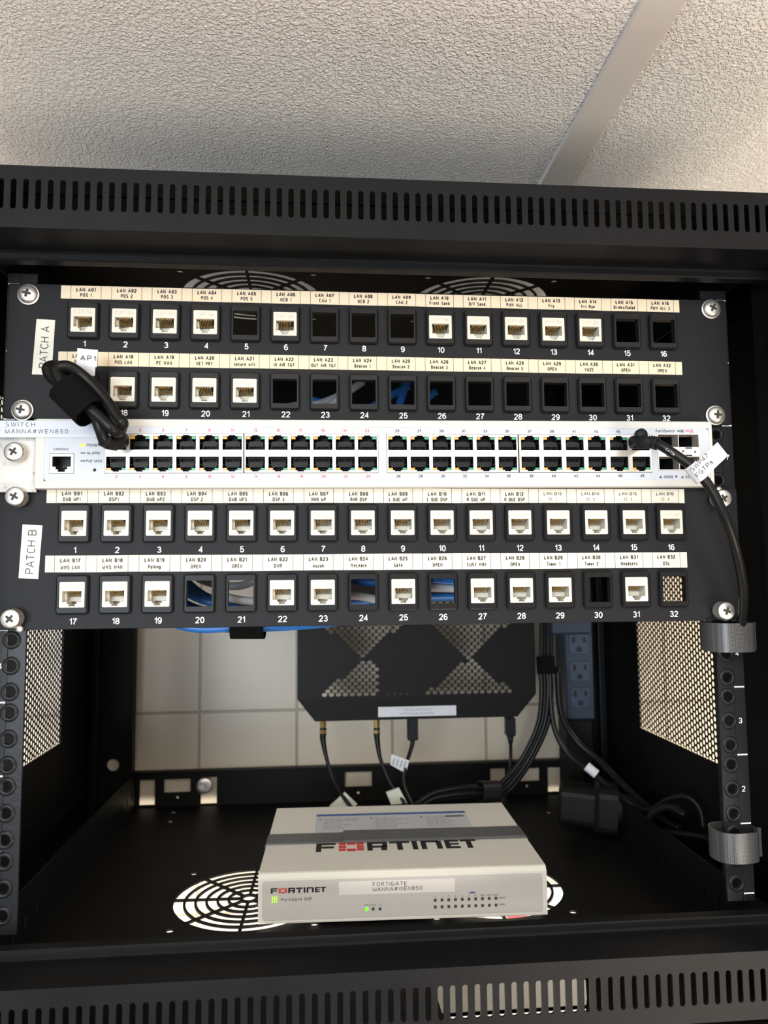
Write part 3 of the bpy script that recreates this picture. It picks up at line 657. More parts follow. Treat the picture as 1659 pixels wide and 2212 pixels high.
b.plate(rrect(-220, -22, 220, 22, 1.2, 3), [rect(fx0, -17.4, fx1, 17.2)], 0, 2.5, mF, ch=.5)
b.box(-220, -218.8, 2.5, 200, -22, 22); b.box(218.8, 220, 2.5, 200, -22, 22); b.box(-220, 220, 2.5, 200, 21, 22); b.box(-220, 220, 2.5, 200, -22, -21)
b.box(-220, 220, 199, 200, -22, 22); b.build('case', 'swrim', S)
b = MB(); pin = sw(204, 1015)
b.plate(rrect(fx0, -17.4, fx1, 17.2, 2.2, 3), bh + [rect(cx0, cz0, cx1, cz1), rect(*sfp), circ(pin[0], pin[1], 1.1, 12)], .25, 2, mF)
b.plate(rect(pin[0] - 2, pin[1] - 2, pin[0] + 2, pin[1] + 2), [], 2.2, 2.6, mF, mi=2)
k = 0; n_odd = 1
for bi, (xa, xb) in enumerate(blocks):
    for c in range(6):
        x = xa + (xb - xa) * (c + .5) / 6
        ink_ = 1 if bi < 2 else 2
        if n_odd != 1: b.text(str(n_odd), x, 14.95, 1.9, .13, mi=ink_, wf=.95, bold=.17)
        b.text(str(n_odd + 1), x + .3, -14.7, 1.9, .13, mi=ink_, wf=.95, bold=.17); n_odd += 2
def lab(px, py, t, h, mi=2, w=None, **kw):
    u, v = sw(px, py); b.text(t, u, v, h, .13, mi=mi, w=w, bold=.17, **kw)
lab(132, 970, 'CONSOLE', 1.45, w=9)
lab(187, 961.5, 'POWER', 1.75, align='L', w=8.2); lab(187, 978.5, 'ALARM', 1.75, align='L', w=8.0); lab(186, 995.5, 'PoE MAX', 1.75, align='L', w=9.6)
u, v = sw(1418, 931); b.text('FortiSwitch 148E', u - .4, v, 2.0, .13, mi=2, w=19.8, align='L', bold=.17); b.text('-POE', u + 19.6, v, 2.0, .13, mi=1, w=6.4, align='L', bold=.17)
for px, dn, tx in ((1444, 0, '49/50'), (1491, 0, '51/52')):
    u, v = sw(px, 1030); b.text(tx, u, v, 1.9, .13, mi=2, w=6.6, bold=.17)
    b.plate([(u - 6.2, v - .8), (u - 4.4, v - .8), (u - 5.3, v + .9)], [], .13, .2, mF, mi=2); b.plate([(u + 4.6, v + .8), (u + 5.5, v - .9), (u + 6.4, v + .8)], [], .13, .2, mF, mi=2)
b.build('front_label', ['swface', 'redink', 'ink'], S, fix=False)
# sockets
UP = [(-6.1, -4.75), (6.1, -4.75), (6.1, 4.1), (2.1, 4.1), (2.1, 4.85), (-2.1, 4.85), (-2.1, 4.1), (-6.1, 4.1)]   # upper opening, notch up
def eport_mesh():
    b = MB()
    b.plate(rect(-6.9, -4.9, 6.9, 5.0), [rect(-6.5, -4.85, 6.5, 4.95)], .9, 12, mF)
    b.box(-6.9, 6.9, 11, 13, -4.9, 5)
    b.plate([(-6.2, -4.9), (6.2, -4.9), (6.2, -4.0), (4.7, -4.0), (4.7, 0.6), (3.4, 1.5), (-3.4, 1.5), (-4.7, .6), (-4.7, -4.0), (-6.2, -4.0)], [rect(-4.2, -3.9, 4.2, -1.8)], 4.0, 11, mF)
    for s in (-1, 1): x0, x1 = sorted((s * 6.5, s * 3.0)); b.box(x0, x1, 1.2, 9, 2.2, 4.9)
    for s in (-1, 1): x0, x1 = sorted((s * 6.5, s * 5.2)); b.box(x0, x1, 2.2, 9, -.2, .35)
    for i in range(8): b.box(-3.7 + i, -3.45 + i, 3.6, 4.1, -3.6, -1.8, 1)
    return b.mesh('ethernet_port', ['portin', 'boot'])
def lamp_mesh(nm, m_, s):
    b = MB(); x0, x1 = sorted((s * 6.0, s * 3.25)); b.plate(rrect(x0, 2.35, x1, 4.05, .3, 2), [], .45, 1.3, mF, ch=.2); return b.mesh(nm, m_)
EP = eport_mesh(); AM, GR = lamp_mesh('amber_lamp', 'amber', -1), lamp_mesh('green_lamp', 'green', 1)
b_lit = MB(); b_lit.revolve([(1.5, .6), (1.4, -.4), (.9, -1.0), (0, -1.2)], (5.0, 0, 3.3), 'Y', 14)
for bi, (xa, xb) in enumerate(blocks):
    b = MB(); hs = []
    for c in range(6):
        x = xa + (xb - xa) * (c + .5) / 6
        for zc, fl in ((7.05, 1), (-6.75, -1)): hs.append([(x + p[0], zc + fl * p[1]) for p in UP])
    b.plate(rect(xa + .15, -12.45, xb - .15, 12.75), hs, -.25, 1.0, mF, ch=.3)
    cage = b.build('port_cage', 'cage', S)
    for c in range(6):
        x = xa + (xb - xa) * (c + .5) / 6
        for zc, fl in ((7.05, 0), (-6.75, 1)):
            e_ = place(EP, 'ethernet_port', cage, (x, 0, zc))
            if fl: e_.rotation_euler = (0, PI, 0)
            if bi == 0 and c == 0 and not fl:
                g_ = place(b_lit.mesh('lit_lamp', 'lit'), 'lit_lamp', S, (x, 0, zc), label='glowing green link lamp')
            else:
                for me in ((AM, GR) if not fl else ()): place(me, me.name, S, (x, 0, zc))
                if fl:
                    for me, s in ((AM, 1), (GR, 1)):
                        q = place(me, me.name, S, (x, 0, zc)); q.scale = (1, 1, -1)
# console socket
ccx, ccz = (cx0 + cx1) / 2, (cz0 + cz1) / 2
b = MB(); hl_ = [(-5.7, 4.4), (-5.7, -2.2), (-3.6, -2.2), (-3.6, -3.8), (-2.3, -3.8), (-2.3, -5.4), (2.3, -5.4), (2.3, -3.8), (3.6, -3.8), (3.6, -2.2), (5.7, -2.2), (5.7, 4.4)]
b.plate(rect(cx0 + .2, cz0 + .2, cx1 - .2, cz1 - .2), [[(ccx + p[0], ccz + p[1]) for p in hl_]], -.2, 1.4, mF, ch=.25)
cg = b.build('console_socket', 'cage', S)
b = MB(); b.plate(rect(ccx - 7, ccz - 6, ccx + 7, ccz + 6), [rect(ccx - 6.4, ccz - 5.5, ccx + 6.4, ccz + 5.5)], 1.5, 12, mF); b.box(ccx - 7, ccx + 7, 11, 12, ccz - 6, ccz + 6); b.box(ccx - .5, ccx + 5.6, 4, 11, ccz - 2.3, ccz - 1)
b.build('socket_body', 'portin', cg)
for py, m_, nm in ((961.5, 'lity', 'power_lamp'), (978.5, 'led_off', 'alarm_lamp'), (995.5, 'led_off', 'poe_lamp')):
    u, v = sw(179, py); b = MB(); b.plate(rrect(u - (2 if m_ == 'lity' else 1.5), v - (1.0 if m_ == 'lity' else .45), u + (1.5 if m_ == 'lity' else 1.5), v + (1.0 if m_ == 'lity' else .45), .4, 2), [], .05, .3, mF); b.build(nm, m_, S, label='glowing yellow green power lamp' if m_ == 'lity' else None)
# sfp cages
mx_ = (sx0 + sx1) / 2; b = MB()
hs = []
for (xa, xb) in ((sx0 + .6, mx_ - .2), (mx_ + .2, sx1 - .6)):
    hs += [rect(xa, 4.6, xb, 13.0), rect(xa, -10.6, xb, -2.0)]
b.plate(rect(*sfp), hs, -.2, 9, mF, ch=.1)
for xx in (mx_ - 6.5, mx_ + 6.8): b.plate(rect(xx - 2.3, 3.4, xx + 2.3, 4.3), [], -.3, -.2, mF, mi=1); b.plate(rect(xx - 2.3, -1.6, xx + 2.3, -.7), [], -.3, -.2, mF, mi=1)
for xx, s_ in ((mx_ - 11, 1), (mx_ + 2.8, 1), (mx_ - 3, -1), (mx_ + 11.2, -1)): b.plate([(xx - .9, 1.5 + s_ * .8), (xx + .9, 1.5 + s_ * .8), (xx, 1.5 - s_ * .9)], [], -.3, -.2, mF, mi=1)
cg = b.build('optical_cage', ['cage', 'ink'], S, fix=False)
b = MB(); b.plate(rect(sx0, -11.2, sx1, 13.6), [rect(sx0 + .5, -11, mx_ - .1, -1.8), rect(mx_ + .1, -11, sx1 - .5, -1.8), rect(sx0 + .5, 4.4, mx_ - .1, 13.3), rect(mx_ + .1, 4.4, sx1 - .5, 13.3)], .6, 30, mF); b.box(sx0, sx1, 30, 31, -11.2, 13.6)
b.build('cage_liner', 'portin', cg)
# rack ear on the left, label tape, captive screw
e0 = sw(77, 980)[0] + .6
b = MB(); b.plate([(-244, -23.8), (e0 - 1.2, -23.8), (e0 - 1.2, -13), (e0 - 2.8, -12.3), (e0 - 2.8, -11.5), (e0, -11.5), (e0, 21.6), (-244, 21.6)], [rrect(-237, -4, -230, 4, 3, 4)], 3.5, 5.5, mF, ch=.4)
b.box(e0 - 2, e0, 5.5, 60, -20, 20); b.build('rack_ear', 'ear', S, label='scuffed white mounting ear')
xa = -244.5; u1, v1 = sw(243, 945)
b = MB(); b.plate([(-244.5, v1 - .2), (u1, v1), (u1 + .2, 20.6), (-244.5, 20.3)], [], -.55, -.3, mF)
b.text('SWITCH', sw(13, 917)[0], sw(40, 917.5)[1], 2.75, -.62, mi=1, w=17.6, align='L', bold=.12); b.text('MANNA#WEN850', sw(12, 931)[0], sw(40, 932)[1], 2.75, -.62, mi=1, w=37.8, align='L', bold=.12)
b.text('FORTINET', sw(140, 934)[0], sw(180, 934)[1], 3.2, -.6, mi=2, w=20, align='L', bold=.2)
b.build('name_tape', ['clear', 'ink', 'ghost'], S, fix=False)
p = at(28, 975, -14); q = place(KNU, 'mounting_screw', S, tuple(_si @ (p - SWC))); c_ = place(CRS, 'cross_recess', q); c_.rotation_euler = (0, .55, 0)

# ------------------------------------------------------------------ cords at the front
def A3(*l): return [tuple(at(px, py, Y)) for px, py, Y in l]
# bundled cord from switch port 1 to patch port 17
C1 = thing('patch_cord', 'short black patch cord folded and strapped, from the first switch port to port 17 above', 'cable', tuple(at(255, 965, -12)))
b = MB()
b.tube(A3((250, 962, -24), (228, 955, -32), (216, 925, -36), (203, 895, -36), (172, 862, -34), (138, 838, -32), (112, 815, -30), (103, 797, -28), (116, 790, -24), (140, 797, -24), (185, 830, -22), (225, 880, -22), (254, 912, -24), (262, 924, -29), (254, 934, -34),
             (240, 925, -38), (205, 893, -38), (162, 856, -38), (128, 818, -37), (124, 797, -35), (148, 792, -34), (183, 815, -31), (224, 858, -31), (252, 900, -33), (265, 914, -34), (256, 926, -28), (238, 905, -22), (205, 870, -18), (186, 850, -12), (182, 848, -2)), 3.5, 12, steps=7)
b.build('cable', 'cable', C1)
def boot(name, cpts, r0, w0, h0, parent, fins=5):
    "strain relief: squared plug body turning into a ribbed round neck along cpts"
    b = MB(); P = [Vector(p) for p in cpts]; L = len(P); rings = []; N = 16
    up0 = Vector((0, 0, 1))
    for i, c in enumerate(P):
        t = (P[min(i + 1, L - 1)] - P[max(i - 1, 0)]).normalized(); sd = t.cross(up0).normalized(); up = sd.cross(t).normalized(); f = i / (L - 1)
        k = min(1, f * 1.6); rw = w0 * (1 - k) + r0 * k; rh = h0 * (1 - k) + r0 * k; rg = (.9 if (i % 2 and i > 4 and i < L - 3) else 0); ex = 4 * (1 - k) + 2 * k
        for j in range(N):
            a = 2 * PI * j / N; ca, sa = math.cos(a), math.sin(a); q = (abs(ca) ** ex + abs(sa) ** ex) ** (-1 / ex)
            rings.append(c + sd * ((rw - rg) * q * ca) + up * ((rh - rg) * q * sa))
    b.add(rings, [(i * N + j, i * N + (j + 1) % N, (i + 1) * N + (j + 1) % N, (i + 1) * N + j) for i in range(L - 1) for j in range(N)], 0, True)
    b.add(rings[:N], [tuple(range(N))]); b.add(rings[-N:], [tuple(range(N))]); return b.build(name, 'boot', parent)
def lerp(pts, n):
    mb = MB(); P = [Vector(p) for p in pts]; Q = [P[0] * 2 - P[1]] + P + [P[-1] * 2 - P[-2]]; C = []
    for i in range(1, len(Q) - 2):
        for k in range(n):
            t = k / n; a, b_, c, d = Q[i - 1], Q[i], Q[i + 1], Q[i + 2]
            C.append(.5 * ((2 * b_) + (c - a) * t + (2 * a - 5 * b_ + 4 * c - d) * t * t + (3 * b_ - a - 3 * c + d) * t ** 3))
    return C + [P[-1]]
boot('plug_boot', lerp(A3((259, 951, -6), (257, 952, -18), (250, 957, -24), (236, 957, -30), (224, 950, -34)), 5), 4.2, 6.0, 4.6, C1)
def sleeve(name, p0, p1, w, h, m_, parent, flat=(0, 0, 1), ex=2.6, th=.9, label=None, n=36):
    "strap wrapped round a bundle: an open rounded band from p0 to p1"
    P0, P1 = Vector(p0), Vector(p1); t = (P1 - P0).normalized(); dv = Vector((0, -1, 0)); sd = t.cross(dv).normalized(); up = sd.cross(t).normalized()
    b = MB(); vs = []
    for (c, k) in ((P0, 0), (P1, 0), (P1, th), (P0, th)):
        for j in range(n):
            a = 2 * PI * j / n; ca, sa = math.cos(a), math.sin(a); q = (abs(ca) ** ex + abs(sa) ** ex) ** (-1 / ex)
            vs.append(c + sd * ((w / 2 - k) * q * ca) + up * ((h / 2 - k) * q * sa))
    fs = [(r * n + j, r * n + (j + 1) % n, ((r + 1) % 4) * n + (j + 1) % n, ((r + 1) % 4) * n + j) for r in range(4) for j in range(n)]
    for f in fs: pass
    b.add(vs, fs, 0, False)
    o_ = b.build(name, m_, parent, label=label)
    for p_ in o_.data.polygons: p_.use_smooth = True
    o_.data.set_sharp_from_angle(angle=.7)
    return o_
sleeve('hook_and_loop_wrap', at(141, 838, -33), at(196, 893, -33), 20.5, 27, 'velcro', C1, label='fuzzy black hook-and-loop wrap')
b = MB(); q0 = [at(167, 752, -24), at(211.5, 756, -24), at(209, 793, -20), at(165.5, 791, -20)]
b.add(q0 + [v + Vector((0, .25, 0)) for v in q0], [(0, 1, 2, 3), (4, 7, 6, 5), (0, 4, 5, 1), (1, 5, 6, 2), (2, 6, 7, 3), (3, 7, 4, 0)])
b.add([at(168, 790, -20.2), at(206, 792, -20.2), at(205, 812, -17), at(170, 810, -17)], [(0, 1, 2, 3)])
c = at(190, 773.5, -22.6); b.text('AP1', c.x, c.z, 3.3, c.y, mi=1, w=9.2, rot=-.06)
b.build('flag_label', ['paper', 'ink'], C1, fix=False, label='small white AP1 flag label')

# cord from switch port 47 down the right side
C2 = thing('patch_cord', 'black patch cord looping from switch port 47 down the right rail to the woven strap', 'cable', tuple(at(1385, 960, -12)))
b = MB(); main = A3((1412, 955, -34), (1428, 963, -38), (1460, 983, -41), (1500, 1013, -44), (1537, 1058, -46), (1562, 1110, -46), (1584, 1170, -42), (1600, 1235, -34), (1606, 1290, -25), (1601, 1350, -11), (1597, 1385, -8))
b.tube(main, 3.05, 14, steps=10)
for t_, px, py, h, rt in (('CAT5e', 1448, 976, 1.7, -.6), ('Ro', 1479, 999, 1.7, -.7)):
    p = at(px, py, -44.3); b.text(t_, p.x, p.z, h, p.y, mi=1, rot=rt, wf=1.0)
b.build('cable', ['cable', 'ghost'], C2, fix=False)
boot('plug_boot', lerp(A3((1377, 955, -6), (1378, 955, -17), (1384, 956, -25), (1395, 955, -31), (1406, 955, -33), (1420, 958, -36)), 6), 4.3, 6.1, 4.6, C2)
b = MB(); b.revolve([(3.6, 0), (4.0, -1.0), (4.0, -4), (3.4, -5.2), (0, -5.6)], tuple(at(1381, 941, -20)), 'Y', 20); b.build('latch_cover', 'boot', C2)
f1, f2, f3, f4 = at(1489, 1012, -49.5), at(1550, 955, -50), at(1573, 984, -50), at(1514, 1040, -49.5)
b = MB(); b.add([f1, f2, f3, f4] + [v + Vector((0, .3, 0)) for v in (f1, f2, f3, f4)], [(0, 1, 2, 3), (4, 7, 6, 5), (0, 4, 5, 1), (1, 5, 6, 2), (2, 6, 7, 3), (3, 7, 4, 0)])
ang = math.atan2(f2.z - f1.z, f2.x - f1.x)
p = at(1511, 999, -49.9); b.text('SWP47', p.x, p.z, 3.0, p.y, mi=1, rot=ang, w=14.6)
p = at(1521, 1012, -49.9); b.text('FGTPa', p.x, p.z, 3.0, p.y, mi=1, rot=ang, w=13.8)
b.build('flag_label', ['paper', 'ink'], C2, fix=False, label='white flag label reading SWP47')
sleeve('label_wrap', at(1490, 1005, -44.3), at(1517, 1036, -45.5), 8.8, 8.8, 'paper', C2, ex=2)
# woven straps round the right rail
def rail_strap(cx, cy, rx, ry, z0, z1, label, tilt=0):
    b = MB(); n = 48; vs = []
    for (k, z) in ((0, z0), (0, z1), (.9, z1), (.9, z0)):
        for j in range(n):
            a = 2 * PI * j / n; ca, sa = math.cos(a), math.sin(a); q = (abs(ca) ** 2.6 + abs(sa) ** 2.6) ** (-1 / 2.6)
            x = (rx - k) * q * ca; vs.append((x, (ry - k) * q * sa, z + tilt * x))
    b.add(vs, [(r * n + j, r * n + (j + 1) % n, ((r + 1) % 4) * n + (j + 1) % n, ((r + 1) % 4) * n + j) for r in range(4) for j in range(n)])
    b.box(rx - 1.5, rx + 3.5, -2, -1, z0 + .3, z1 - .3)
    o_ = b.build('cable_strap', 'strap'); o_.location = (cx * MM, cy * MM, 0)
    for p_ in o_.data.polygons: p_.use_smooth = True
    o_.data.set_sharp_from_angle(angle=.7)
    return tag(o_, label, 'strap', 'woven straps round the right rail')
rail_strap(231.8, 2, 15.8, 16, -131.5, -112.6, 'grey woven strap round the right rail just below the lower patch panel')
rail_strap(230.8, 4, 14.8, 13, -266.5, -247.5, 'grey woven strap round the right rail near the rack floor, open ring on top', .01)

# ------------------------------------------------------------------ blue and grey cables behind the panels
def tube_thing(name, pts, r, m_, label, cat='cable', group=None, n=10):
    b = MB(); b.tube(pts, r, n, steps=6); return tag(b.build(name, m_), label, cat, group)
rb = random.Random(3)
GB = 'blue network cables bunched behind the lower patch panel'
for i in range(9):
    dy = 34 + (i % 3) * 8; z = at(430, 1361, dy).z + 2.8 + (i // 3) * 6.5
    x0 = -165 + i * 4; x1 = -10 + i * 3
    tube_thing('network_cable', [(x0 - 20, dy + 14, z + 46 + i), (x0, dy + 4, z + 16), (x0 + 35, dy, z + rb.uniform(-1.5, .5)), (x0 + 80, dy, z + rb.uniform(-2, 1)), (x1 - 20, dy + 2, z + 2), (x1 + 14, dy + 8, z + 12), (x1 + 45, dy + 14, z + 30)], 2.8, 'blue', 'blue network cable in the bunch sagging behind the lower patch panel', group=GB)
for pts, m_, lb in [
    ([(-60, 30, -90), (-20, 34, -93), (12, 36, -96), (40, 40, -80), (60, 46, -70)], 'whitecable', 'grey white network cable, the lower one behind empty port 24 of the lower patch panel'),
    ([(-58, 44, -70), (-20, 46, -82), (14, 48, -84), (52, 54, -74)], 'blue', 'blue network cable, the upper one behind empty port 24 of the lower patch panel'),
    ([(35, 30, -82), (55, 32, -84), (75, 34, -83), (100, 40, -70)], 'blue', 'upper blue network cable behind empty port 26 of the lower patch panel'),
    ([(32, 38, -88), (56, 40, -89), (78, 42, -90), (104, 50, -76)], 'whitecable', 'grey white network cable between two blue ones behind port 26 of the lower patch panel'),
    ([(30, 46, -95), (55, 48, -95), (80, 50, -97), (110, 60, -80)], 'blue', 'lower blue network cable behind empty port 26 of the lower patch panel'),
    ([(-140, 64, -70), (-125, 64, -82), (-100, 64, -86), (-80, 66, -78)], 'whitecable', 'grey white network cable above the blue ones behind port 20 of the lower patch panel'),
    ([(-112, 24, -88), (-104, 24, -93), (-84, 26, -96), (-74, 36, -90)], 'whitecable', 'short grey white network cable behind empty port 21 of the lower patch panel')]:
    tube_thing('network_cable', pts, 2.9, m_, lb)
for i, (pts, m_, lb) in enumerate([
    ([(-85, 52, 30), (-64, 54, 36), (-44, 54, 38), (-20, 58, 50)], 'blue', 'dim blue network cable low behind empty port 22 of the upper patch panel'),
    ([(-88, 44, 34), (-62, 46, 42), (-44, 48, 44), (-22, 52, 54)], 'whitecable', 'grey white network cable crossing behind empty port 22 of the upper patch panel'),
    ([(-50, 46, 30), (-38, 46, 40), (-26, 48, 50), (-10, 50, 62)], 'whitecable', 'grey white network cable slanting up behind empty port 23 of the upper patch panel'),
    ([(-56, 52, 50), (-38, 54, 46), (-24, 54, 36), (-8, 56, 26)], 'blue', 'blue network cable slanting down behind empty port 23 of the upper patch panel'),
    ([(-18, 50, 36), (-2, 50, 44), (10, 52, 52), (24, 54, 60)], 'blue', 'blue network cable behind empty port 24 of the upper patch panel'),
    ([(6, 44, 26), (14, 45, 38), (18, 46, 50), (22, 48, 62)], 'blue', 'upright blue network cable on the left behind empty port 25 of the upper patch panel'),
    ([(12, 50, 26), (22, 50, 38), (32, 50, 46), (44, 52, 56)], 'blue', 'slanting blue network cable behind empty port 25 of the upper patch panel')]):
    tube_thing('network_cable', pts, 2.9, m_, lb)
pa, pb = at(502, 1357, 44), at(573, 1357, 44)
tag(sleeve('cable_wrap', (pa.x, 42, pa.z + 5), (pb.x, 42, pb.z + 5), 24, 32, 'velcro', None, ex=3), 'black hook-and-loop wrap round the blue cables below port 21', 'strap')

# ------------------------------------------------------------------ small firewall appliance on the rack floor
fz = BOT + 1.6
G = thing('firewall_appliance', 'small light grey firewall box with green lamps standing on the rack floor', 'firewall', (20.6, 89.3, fz), (0, 0, -.0307), local=True)
W2, Dp, H = 107.6, 164, 36.3
b = MB()
prof = [(.3, 1.2), (0, 2.0), (0, H - 3.2), (2.6, H - .5), (4.2, H), (Dp - 1.5, H), (Dp, H - 1.5), (Dp, 1.2)]
n = len(prof); xs = [(-W2 + .9, .9), (-W2, 0), (W2, 0), (W2 - .9, .9)]; vs = []
for x, ins in xs:
    lp = inset([(p[0], p[1]) for p in prof], ins) if ins else prof
    vs += [(x, p[0], p[1]) for p in lp]
fs = [(r * n + i, r * n + (i + 1) % n, (r + 1) * n + (i + 1) % n, (r + 1) * n + i) for r in range(3) for i in range(n)] + [tuple(range(n)), tuple(range(3 * n, 4 * n))]
b.add(vs, fs); b.build('case', 'fg', G)
b = MB(); b.plate(rrect(-W2 + 3, 3.6, W2 - 3.4, H - 4.6, 2, 4), [], -.3, .1, mF, ch=.2)
b.build('front_panel', 'fgpanel', G)
_gi = Euler((0, 0, -.0307)).to_matrix().inverted(); GL = Vector((20.6, 89.3, fz))
def fgp(px, py):
    "pixel -> point on the firewall's front plane, local"
    d = _R @ Vector(((px - 829.5) / FPX, -(py - 1106) / FPX, -1)); o_ = _gi @ (CAMLOC - GL); d = _gi @ d; t = -o_.y / d.y; p = o_ + d * t; return p.x, p.z
def fgt(px, py):
    d = _R @ Vector(((px - 829.5) / FPX, -(py - 1106) / FPX, -1)); o_ = _gi @ (CAMLOC - GL); d = _gi @ d; t = (H - o_.z) / d.z; p = o_ + d * t; return p.x, p.y
def logo(b, u0, v0, u1, v1, d, mp, mi=0, red=1):
    "blocky eight letter word mark; second letter a red ring of bricks"
    H_ = v1 - v0; W_ = u1 - u0
    t = .24
    def R_(a, c, e, f, m_=mi): b.plate(rect(u0 + a * W_ / 100, v0 + c * H_, u0 + e * W_ / 100, v0 + f * H_), [], d, d + (.1 if mp is mF else -.1), mp, mi=m_)
    s = 3.3
    R_(0, 0, s, 1); R_(s, .76, 12, 1); R_(s, .38, 11, .6)                      # F
    for (a, c, e, f) in ((14, .36, 18.5, .64), (25, .36, 29.5, .64), (19, 0, 24.5, .28), (19, .72, 24.5, 1), (14, .69, 18.3, .95), (25.2, .69, 29.5, .95), (14, .05, 18.3, .31), (25.2, .05, 29.5, .31)): R_(a, c, e, f, red)
    R_(31.5, 0, 34.8, 1); R_(34.8, .76, 44, 1); R_(41, .4, 44, .76); R_(34.8, .33, 44, .55); R_(40, 0, 43.6, .33)   # R
    R_(45.5, .76, 58, 1); R_(50, 0, 53.4, .76)                                   # T
    R_(59.5, 0, 62.8, 1)                                                         # I
    R_(65, 0, 68.3, 1); R_(68.3, .76, 76, 1); R_(74.6, 0, 78, .9)                # N
    R_(80, 0, 83.3, 1); R_(83.3, .76, 89, 1); R_(83.3, .4, 88.6, .6); R_(83.3, 0, 89, .23)   # E
    R_(90, .76, 100, 1); R_(93.4, 0, 96.7, .76)                                  # T
b = MB(); a_ = fgp(585, 1930); c_ = fgp(704, 1915); logo(b, a_[0], a_[1], c_[0], c_[1], -.42, mF)
b.build('front_logo', ['ink', 'logo_red'], G, fix=False)
b = MB(); a_ = fgt(682, 1840); c_ = fgt(1022, 1806)
logo(b, a_[0], a_[1] - 1, c_[0], a_[1] + 19, H + .12, mT); b.build('top_logo', ['ink', 'logo_red'], G, fix=False)
b = MB(); a_ = fgp(607, 1943); b.text('FortiGate 60F', a_[0], a_[1], 2.3, -.42, w=23, align='L')
for px in (792, 806, 821): u, v = fgp(px, 1954.5); b.text({792: 'PWR', 806: 'STATUS', 821: 'HA'}[px], u, v, .9, -.42, w={792: 3, 806: 4.6, 821: 2}[px], bold=.17)
names = ['1', '2', '3', '4', '5', 'A', 'B', 'DMZ', 'WAN1', 'WAN2']
u0, v0 = fgp(940, 1944); u1, v1 = fgp(1071, 1940); w0, w1 = fgp(940, 1959)[1], fgp(1071, 1954.5)[1]
for i, nm in enumerate(names):
    u = u0 + (u1 - u0) * i / 9; b.text(nm, u, (v0 + v1) / 2 + 2.5, 1.2, -.42, w=len(nm) * .95)
b.text('LINK/ACT', u1 + 2.2, v1 + .3, 1.1, -.42, w=5.6, align='L', bold=.17); b.text('SPEED', u1 + 2.2, w1 + .3, 1.1, -.42, w=4.4, align='L', bold=.17)
b.plate(rect(u0 + (u1 - u0) * 5 / 9, v0 + 4.5, u0 + (u1 - u0) * 6 / 9, v0 + 4.8), [], -.42, -.35, mF)
for i in (5, 6): u = u0 + (u1 - u0) * i / 9; b.plate(rect(u - .15, v0 + 3.6, u + .15, v0 + 4.6), [], -.42, -.35, mF)
um = u0 + (u1 - u0) * 5.5 / 9; b.plate(rrect(um - 1.6, v0 + 4.1, um + 1.6, v0 + 5.3, .5, 3), [], -.46, -.4, mF, mi=1)
b.build('front_lettering', ['ink', 'bluehead'], G, fix=False)
b = MB(); u, v = fgp(593, 1943)
for k in (-1, 0, 1): b.plate(rrect(u + k * 1.55 - .42, v - 2.4, u + k * 1.55 + .42, v + 2.4, .3, 2), [], -.5, -.2, mF)
b.build('status_bars', 'lity', G, label='three glowing yellow green bars')
u, v = fgp(792, 1963.5); b = MB(); b.revolve([(1.5, .4), (1.5, -.2), (1.2, -.6), (0, -.8)], (u, 0, v), 'Y', 16); b.build('power_lamp', 'lit', G, label='bright green power lamp')
LM = MB(); LM.plate(rect(-1.05, -1.05, 1.05, 1.05), [], -.45, -.1, mF); LMM = LM.mesh('status_lamp', 'led_off')
for px in (806, 821): u, v = fgp(px, 1963); place(LMM, 'status_lamp', G, (u, 0, v))
for i in range(10):
    u = u0 + (u1 - u0) * i / 9; place(LMM, 'status_lamp', G, (u, 0, (v0 + v1) / 2)); place(LMM, 'status_lamp', G, (u, 0, (w0 + w1) / 2))
b = MB(); a_ = fgp(732, 1933); c_ = fgp(982, 1896); b.plate(rect(a_[0], a_[1], c_[0], c_[1] - .3), [], -.5, -.3, mF)
u, v = fgp(805, 1909.5); b.text('FORTIGATE', u, v, 2.9, -.56, mi=1, w=25.5, align='L'); u, v = fgp(805, 1920.5); b.text('MANNA#WEN850', u, v, 2.9, -.56, mi=1, w=37, align='L')
b.build('name_tape', ['fgtape', 'ink'], G, fix=False)
# guide sticker on the lid
b = MB(); a_ = fgt(682, 1812); c_ = fgt(1003, 1752); x0, y0, x1, y1 = fgt(684, 1760)[0], a_[1] - 4, c_[0], c_[1]
b.plate(rect(x0, y0, x1, y1), [], H + .15, H, mT); b.plate(rect(x0, y1 - 5.6, x1, y1), [], H + .22, H + .1, mT, mi=1)
rg = random.Random(5)
for col in range(3):
    cx = x0 + 3 + col * (x1 - x0) / 3
    b.plate(circ(cx + 1, y1 - 14.5, 1.5, 12), [], H + .2, H + .1, mT, mi=1)
    for ln in range(7):
        x = cx + 4; yy = y1 - 14.5 - ln * 4.2
        for wd in range(rg.randint(3, 5)):
            L_ = rg.uniform(3, 7)
            if x + L_ > cx + 40: break
            b.plate(rect(x, yy - .45, x + L_, yy + .45), [], H + .2, H + .1, mT, mi=2); x += L_ + 1.2
b.plate(rect(x1 - 20, y1 - 16, x1 - 3, y1 - 12.5), [], H + .22, H + .1, mT, mi=3)
b.text('FortiGate Quick Setup', (x0 + x1) / 2, y1 - 2.8, 1.7, H + .3, mT, mi=0, w=50)
for k_ in range(3): pass
b.build('guide_sticker', ['guide', 'bluehead', 'greyink', 'ink'], G, fix=False, label='setup guide sticker with a blue header')
for x in (-W2 + 14, W2 - 14):
    for y in (14, Dp - 14):
        b = MB(); b.revolve([(5, -1.6), (5, 1.3)], (x, y, 0), 'Z', 16); b.build('rubber_foot', 'foot', G)
